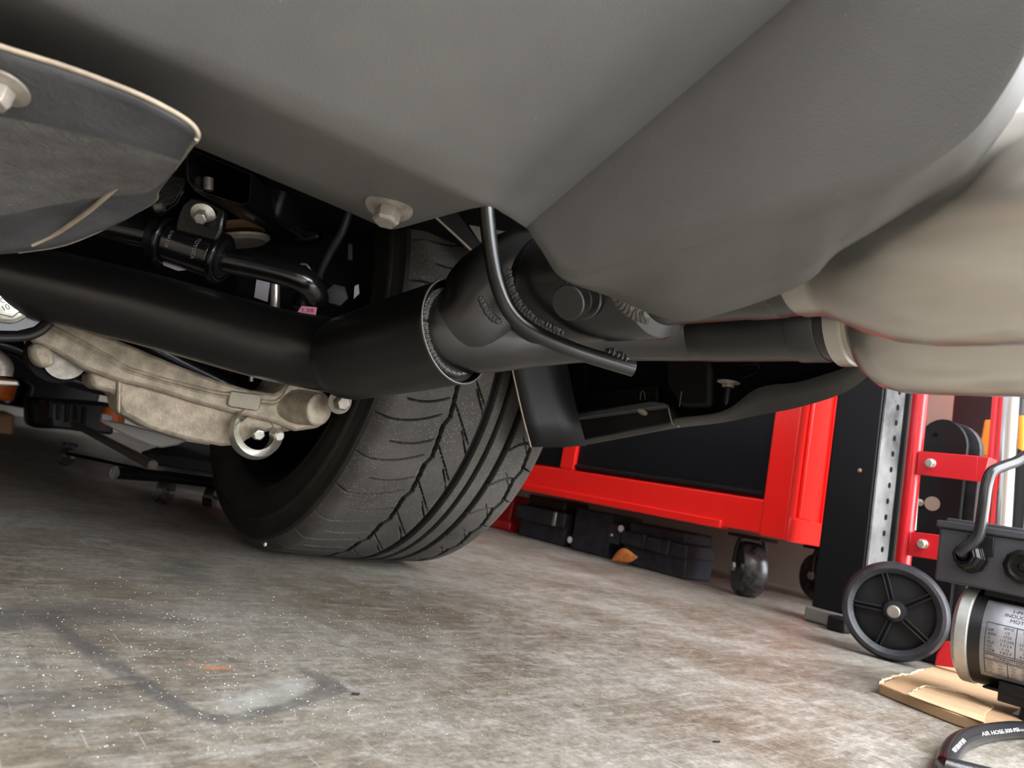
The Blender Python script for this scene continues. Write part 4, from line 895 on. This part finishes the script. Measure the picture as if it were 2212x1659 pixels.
for s, t, y, z in [('1-PHASE', .026, .0125, .0062), ('INDUCTION', .020, .0188, .0062), ('MOTOR', .026, .0250, .0062),
                   ('60HZ', .022, .0345, .0042), ('50HZ', .040, .0345, .0042),
                   ('HP', .0075, .0395, .0042), ('1/2', .023, .0395, .0042), ('1/2', .042, .0395, .0042),
                   ('RPM', .0075, .0440, .0042), ('1720', .022, .0440, .0042), ('1440', .041, .0440, .0042),
                   ('V', .0075, .0485, .0042), ('115/230', .019, .0485, .0042), ('115/230', .038, .0485, .0042),
                   ('FLA', .0075, .0530, .0042), ('5.2/2.6', .020, .0530, .0042), ('7.6/3.5', .039, .0530, .0042),
                   ('S.F.', .0075, .0575, .0042), ('1.15', .022, .0575, .0042), ('1.15', .041, .0575, .0042),
                   ('S.FA', .0075, .0615, .0042), ('5.8/2.9', .020, .0615, .0042), ('8.4/4.2', .039, .0615, .0042),
                   ('MODEL NL42CK3766', .068, .0265, .0036), ('c', .074, .0205, .0045), ('US', .0935, .0205, .0045), ('250148', .078, .0235, .0026),
                   ('FR', .066, .0370, .0044), ('42', .092, .0370, .0044), ('PH', .066, .0418, .0044), ('1', .0925, .0418, .0044), ('POLES', .066, .0466, .0044), ('4', .0925, .0466, .0044),
                   ('HEAT', .066, .0514, .0044), ('60°C', .091, .0514, .0044), ('INS', .066, .0562, .0044), ('B', .0925, .0562, .0044), ('DUTY', .066, .0610, .0044), ('S2', .092, .0610, .0044), ('No.', .066, .0655, .0044),
                   ('CONNECTION', .014, .0695, .0044), ('LOW VOLTAGE', .0078, .0735, .0026), ('HIGH VOLTAGE', .0285, .0735, .0026)]:
    plate_text(s, t, y, z)
frame_box(.005, .0300, .056, .0635, [(.0345, .030, .0345, .0635)])
frame_box(.005, .0655, .050, .0895, [(.005, .0708, .050, .0708), (.0275, .0708, .0275, .0895)])
for k in range(4):
    for t in (.0075, .0175, .030, .040):
        plate_text('-'+random.choice(['T1', 'T2', 'T3', 'P1', 'J10'])+('-' if k % 2 else '='), t, .0768+k*.0036, .0032)
# warning block
b = MB(); b.mesh([onshell(PT0+t, PH1-y/PR, PR+.0012) for t, y in ((.0555, .0745), (.0615, .0745), (.0585, .0695))], [[0, 1, 2]]); b.build('warning_mark', MT['ink'], plate, smooth=False)
b = MB(); b.mesh([onshell(PT0+.0585+.0025*math.cos(a_), PH1-(.0785+.0025*math.sin(a_))/PR, PR+.0012) for a_ in np.linspace(0, 2*math.pi, 12, endpoint=False)], [list(range(12))]); b.build('warning_mark', MT['ink'], plate, smooth=False)
for s, y, m_ in (('WARNING', .0715, 'redink'), ('Disconnect motor from power', .0740, 'ink'), ('supply servicing', .0762, 'ink'), ('THERMALLY PROTECTED', .0792, 'redink'), ('AUTOMATIC RESET', .0816, 'redink'), ('Motor will restart without warning', .0840, 'ink'), ('when protector resets', .0860, 'ink'), ('WARNING Turn power off', .0884, 'redink'), ('before servicing the motor', .0904, 'ink')):
    plate_text(s, .064, y, .0030 if m_ == 'redink' else .0024, MT[m_])
# round certification mark
cbm = MB(); pts = []
rows_ = []
for k in range(25):
    a_ = math.radians(50 + 260*k/24)
    rows_.append([onshell(PT0+.0855+r_*math.cos(a_), PH1-(.0165-r_*math.sin(a_))/PR, PR+.0012) for r_ in (.0052, .0064)])
cbm.quadgrid(rows_); cbm.build('certification_mark', MT['ink'], plate, smooth=False)
plate_text('SA', .0822, .0188, .0062)
# junction box
jz0 = MZ + MRAD - .010
jo = MB().box(Mc + ma*.10 + vert*(MRAD+.030) + side_*.006, (.256, .082, .066), (ma, side_, vert)).build('junction_box', MT['box'], mo, bevel=.003, label='dark grey junction box')
MB().box(Mc + ma*.10 + vert*(MRAD+.066) + side_*.006, (.262, .090, .009), (ma, side_, vert)).build('box_lid', MT['box'], jo, bevel=.002)
MB().box(Mc + ma*.10 + vert*(MRAD+.072) + side_*.006, (.245, .074, .006), (ma, side_, vert)).build('lid_ridge', MT['box'], jo, bevel=.002)
MB().box(Mc + ma*.118 + vert*(MRAD-.004) + side_*.004, (.19, .066, .012), (ma, side_, vert)).build('box_saddle', MT['matte'], jo, bevel=.002)
def boxface(px, py): # on the near face of the junction box
    n = side_; p0 = Mc + side_*(.006+.041); q = ray(px, py); return CAM + q*((p0-CAM).dot(n)/q.dot(n))
gl = boxface(2100, 1206); ga = (side_*.92 - ma*.30 + vert*.12).normalized()
gland = MB().lathe([(-.002, .0185), (.006, .0185), (.006, .0165), (.010, .0165), (.013, .014), (.018, .0135), (.0185, .0095), (.012, .009)], gl, ga, 8).build('cable_gland', MT['black'], jo, bevel=.0008, label='black cable gland')
MB().box(boxface(2118, 1178)+side_*.001, (.028, .004, .022), (ma, side_, vert)).build('gland_pad', MT['matte'], jo, bevel=.001)
MB().lathe([(0, .020), (.006, .020), (.007, .014), (.004, .013), (.004, .005), (.008, .004)], boxface(2212, 1226), side_, 10).build('knockout_plug', MT['black'], jo, bevel=.0008)
g2 = gl + ga*.012; dg = (g2-CAM).dot(FW)
cbl = MB().tube([g2-ga*.008, g2+ga*.008+vert*.004, P(2112, 1160, dg-.012), P(2124, 1100, dg-.010), P(2131, 1050, dg-.006), P(2142, 1020, dg-.004), P(2165, 1008, dg), P(2195, 997, dg+.005), P(2230, 975, dg+.01), P(2290, 930, dg+.03)], .0064, 20, 8)
cbl.build('power_cable', MT['cable'], mo, label='glossy black cable leaving the gland')
# mounting foot and pad
fb = Mc + ma*.075 - vert*(MRAD+.004)
fz = fb.z - .012 - .001
MB().box(fb + side_*.034 + vert*.010, (.085, .030, .003), (ma, side_, vert)).build('foot_plate', MT['black'], mo, bevel=.001)
foot = MB(); foot.box(Vector((fb.x, fb.y, MZ-MRAD+.006)) + side_*.046, (.055, .004, .022), (ma, side_, vert)); foot.build('foot_bracket', MT['black'], mo, bevel=.001, label='folded black steel foot')
MB().lathe([(0, .019), (.006, .018), (max(.012, MZ-MRAD-.012), .0165)], Vector((fb.x, fb.y, cz+.0005)) + side_*.036 + ma*.010, (0, 0, 1), 36).build('rubber_foot', MT['matte'], mo)
MB().lathe([(0, .019), (.006, .018), (max(.012, MZ-MRAD-.012)+.012, .0165)], Vector((fb.x, fb.y, cz+.0005)) - side_*.036 + ma*.010, (0, 0, 1), 36).build('rubber_foot', MT['matte'], mo)
# white label on the cardboard at the frame edge
pw = MB().prism([onZ(x, y, cz+.0016) for x, y in [(2186, 1542), (2230, 1518), (2290, 1530), (2250, 1560)]], (0, 0, .0004)).build('paper_label', MT['paper'])
tag(pw, 'small white printed label lying on the cardboard by the motor foot', 'label')
# hose loop
hp = [onZ(x, y, .0085) for x, y in [(2046, 1660), (2052, 1630), (2072, 1604), (2108, 1588), (2160, 1579), (2212, 1577)]]
cx = Vector((hp[-1].x+.02, hp[-1].y-.13, .0085))
loop = hp + [Vector((1.01, .19, .0085)), Vector((.99, .10, .0085)), Vector((.90, .04, .0085)), Vector((.80, .06, .0085)), Vector((.735, .13, .0085))]
hs_ = tag(MB().tube(loop + [loop[0]], .0085, 20, 8, closed=True).build('rubber_hose', MT['hose']), 'coiled black rubber hose on the floor in the lower right corner', 'hose')
for q, r_, s in (((2062, 1628), (2086, 1603), 'NOM 3/8 IN WP 300PSI'), ((2120, 1590), (2200, 1580), 'AIR HOSE 300 PSI')):
    a0 = P(q[0], q[1], (onZ(*q, .014)-CAM).dot(FW)-.004); a1 = P(r_[0], r_[1], (onZ(*r_, .014)-CAM).dot(FW)-.004)
    emboss(s, a0, a1, .0035, MT['white'], hs_, .001, 'print')

# ================================================================== CREEPER AND THINGS FAR UNDER THE CAR
cr = thing('mechanic_creeper', 'low black wheeled creeper frame on the floor behind the tyre', 'creeper', (.45, 1.75, 0))
def cwheel(px, py, r=.020):
    g = onZ(px, py, 0); c = Vector((g.x, g.y, r))
    w = MB().lathe([(-.010, r*.6), (-.010, r*.92), (0, r), (.010, r*.92), (.010, r*.6)], c, (.8, -.6, 0), 28).build('caster', MT['caster'], cr)
    MB().tube([c+Vector((.8, -.6, 0))*.017, c-Vector((.8, -.6, 0))*.017], .0035, 10, 1).build('axle', MT['zinc'], w)
    MB().box(c+Vector((0, 0, r+.006)), (.03, .03, .006)).build('caster_plate', MT['black'], w, bevel=.001)
    return c
cA = cwheel(350, 1090, .026); cB = cwheel(450, 1096, .022); cC = cwheel(140, 1006, .024)
MB().tube([onZ(248, 1021, .062), onZ(360, 1030, .062), onZ(520, 1050, .062)], .0105, 18, 1).build('frame_bar', MT['black'], cr)
MB().lathe([(0, .011), (.002, .011)], onZ(248, 1021, .062), (-.7, .7, 0), 18).build('bar_end', MT['zinc'], cr)
MB().tube([onZ(160, 915, .10), onZ(235, 955, .085), onZ(330, 1005, .07)], .010, 14, 1).build('frame_bar', MT['dullbolt'], cr)
MB().tube([onZ(145, 980, .05), onZ(220, 995, .05), onZ(310, 1015, .055)], .004, 10, 1).build('tie_rod', MT['black'], cr)
MB().prism([onZ(x, y, .05) for x, y in [(300, 1000), (500, 1030), (520, 985), (380, 965)]], (0, 0, .03)).build('deck_pad', MT['void'], cr, bevel=.006)
tag(MB().prism([onY(x, y, 3.0) for x, y in [(60, 858), (225, 868), (215, 930), (62, 925)]], (0, .15, 0)).build('storage_case', MT['matte'], bevel=.02), 'dark plastic case far away under the car', 'case')
fj = thing('ribbed_case', 'charcoal ribbed case standing behind the aluminium arm', 'case', onY(180, 925, 2.6)*1)
fj.location.z = 0
MB().prism([onY(x, y, 2.6) for x, y in [(100, 866), (250, 872), (245, 940), (110, 925)]], (0, .2, 0)).build('body', MT['blockp'], fj, bevel=.01)
for k in range(5): MB().prism([onY(x+k*18, y+k*4, 2.59) for x, y in [(106, 862), (114, 864), (112, 905), (104, 903)]], (0, .02, 0)).build('rib', MT['matte'], fj, bevel=.003)
oc = thing('spray_can', 'bright orange can with a white band, glimpsed under the arm', 'can', onY(240, 940, 2.4)*1); oc.location.z = 0
MB().tube([onY(243, 920, 2.4), onY(247, 880, 2.4)], .030, 18, 1).build('can_body', MT['hotor'], oc)
MB().tube([onY(218, 902, 2.38), onY(240, 904, 2.38)], .012, 12, 1).build('band', MT['paper'], oc)
tag(MB().prism([onY(x, y, 3.2) for x, y in [(-60, 890), (32, 895), (30, 940), (-60, 935)]], (0, .3, 0)).build('cardboard_box', MT['tan'], bevel=.01), 'brown box on the floor at the far left edge', 'box')
tag(MB().lathe([(0, .07), (.08, .07), (.10, .04)], onY(15, 872, 3.25), (0, 0, 1), 20).build('jar', MT['black'], bevel=.004), 'dark jar standing on the brown box', 'jar')
tag(MB().lathe([(0, .05), (.08, .05)], onY(-8, 862, 3.1), (0, 0, 1), 20).build('orange_bottle', MT['hotor'], bevel=.01), 'orange bottle at the far left edge beside the dark jar', 'bottle')

# ================================================================== LOOSE GRIT ON THE FLOOR
gr = MB(); ico_v = [(0, 0, 1), (.9, 0, .1), (-.45, .8, .1), (-.45, -.8, .1), (0, 0, -.3)]; ico_f = [[0, 1, 2], [0, 2, 3], [0, 3, 1], [4, 2, 1], [4, 3, 2], [4, 1, 3]]
for k in range(2600):
    px = RNG.normal(680, 360) if k % 3 else RNG.uniform(0, 2212); py = RNG.uniform(1230, 1640) if k % 2 else RNG.normal(1390, 90)
    if not 1180 < py < 1660 or px > 1880: continue
    g = onZ(px, py, 0)
    if g.length > 2.2 or (g.y > .9 and .38 < g.x < .76): continue
    r = RNG.uniform(.00028, .00085)*(1.5 if RNG.random() < .06 else 1)*(.6+.5*g.length); a_ = RNG.uniform(0, 6.28)
    gr.mesh([(g.x+r*(v[0]*math.cos(a_)-v[1]*math.sin(a_)), g.y+r*(v[0]*math.sin(a_)+v[1]*math.cos(a_)), .0003+r*.5+r*.5*v[2]) for v in ico_v], ico_f)
go = gr.build('floor_grit', MT['grit'], smooth=False, kind='stuff'); tag(go, 'pale grains of grit scattered over the concrete floor', 'grit')
for (px, py, l, w, a_), lab in (((768, 1499, .006, .0018, .2), 'tiny black rubber crumb beside the dark ring stain'), ((1548, 1602, .006, .001, .5), 'tiny black splinter on the floor near the bottom edge')):
    g = onZ(px, py, .001); tag(MB().box(g, (l, w, .0016), (RT.copy(), Vector((0, 0, 1)).cross(RT), Vector((0, 0, 1)))).build('rubber_crumb', MT['crumb'], bevel=.0004), lab, 'crumb')
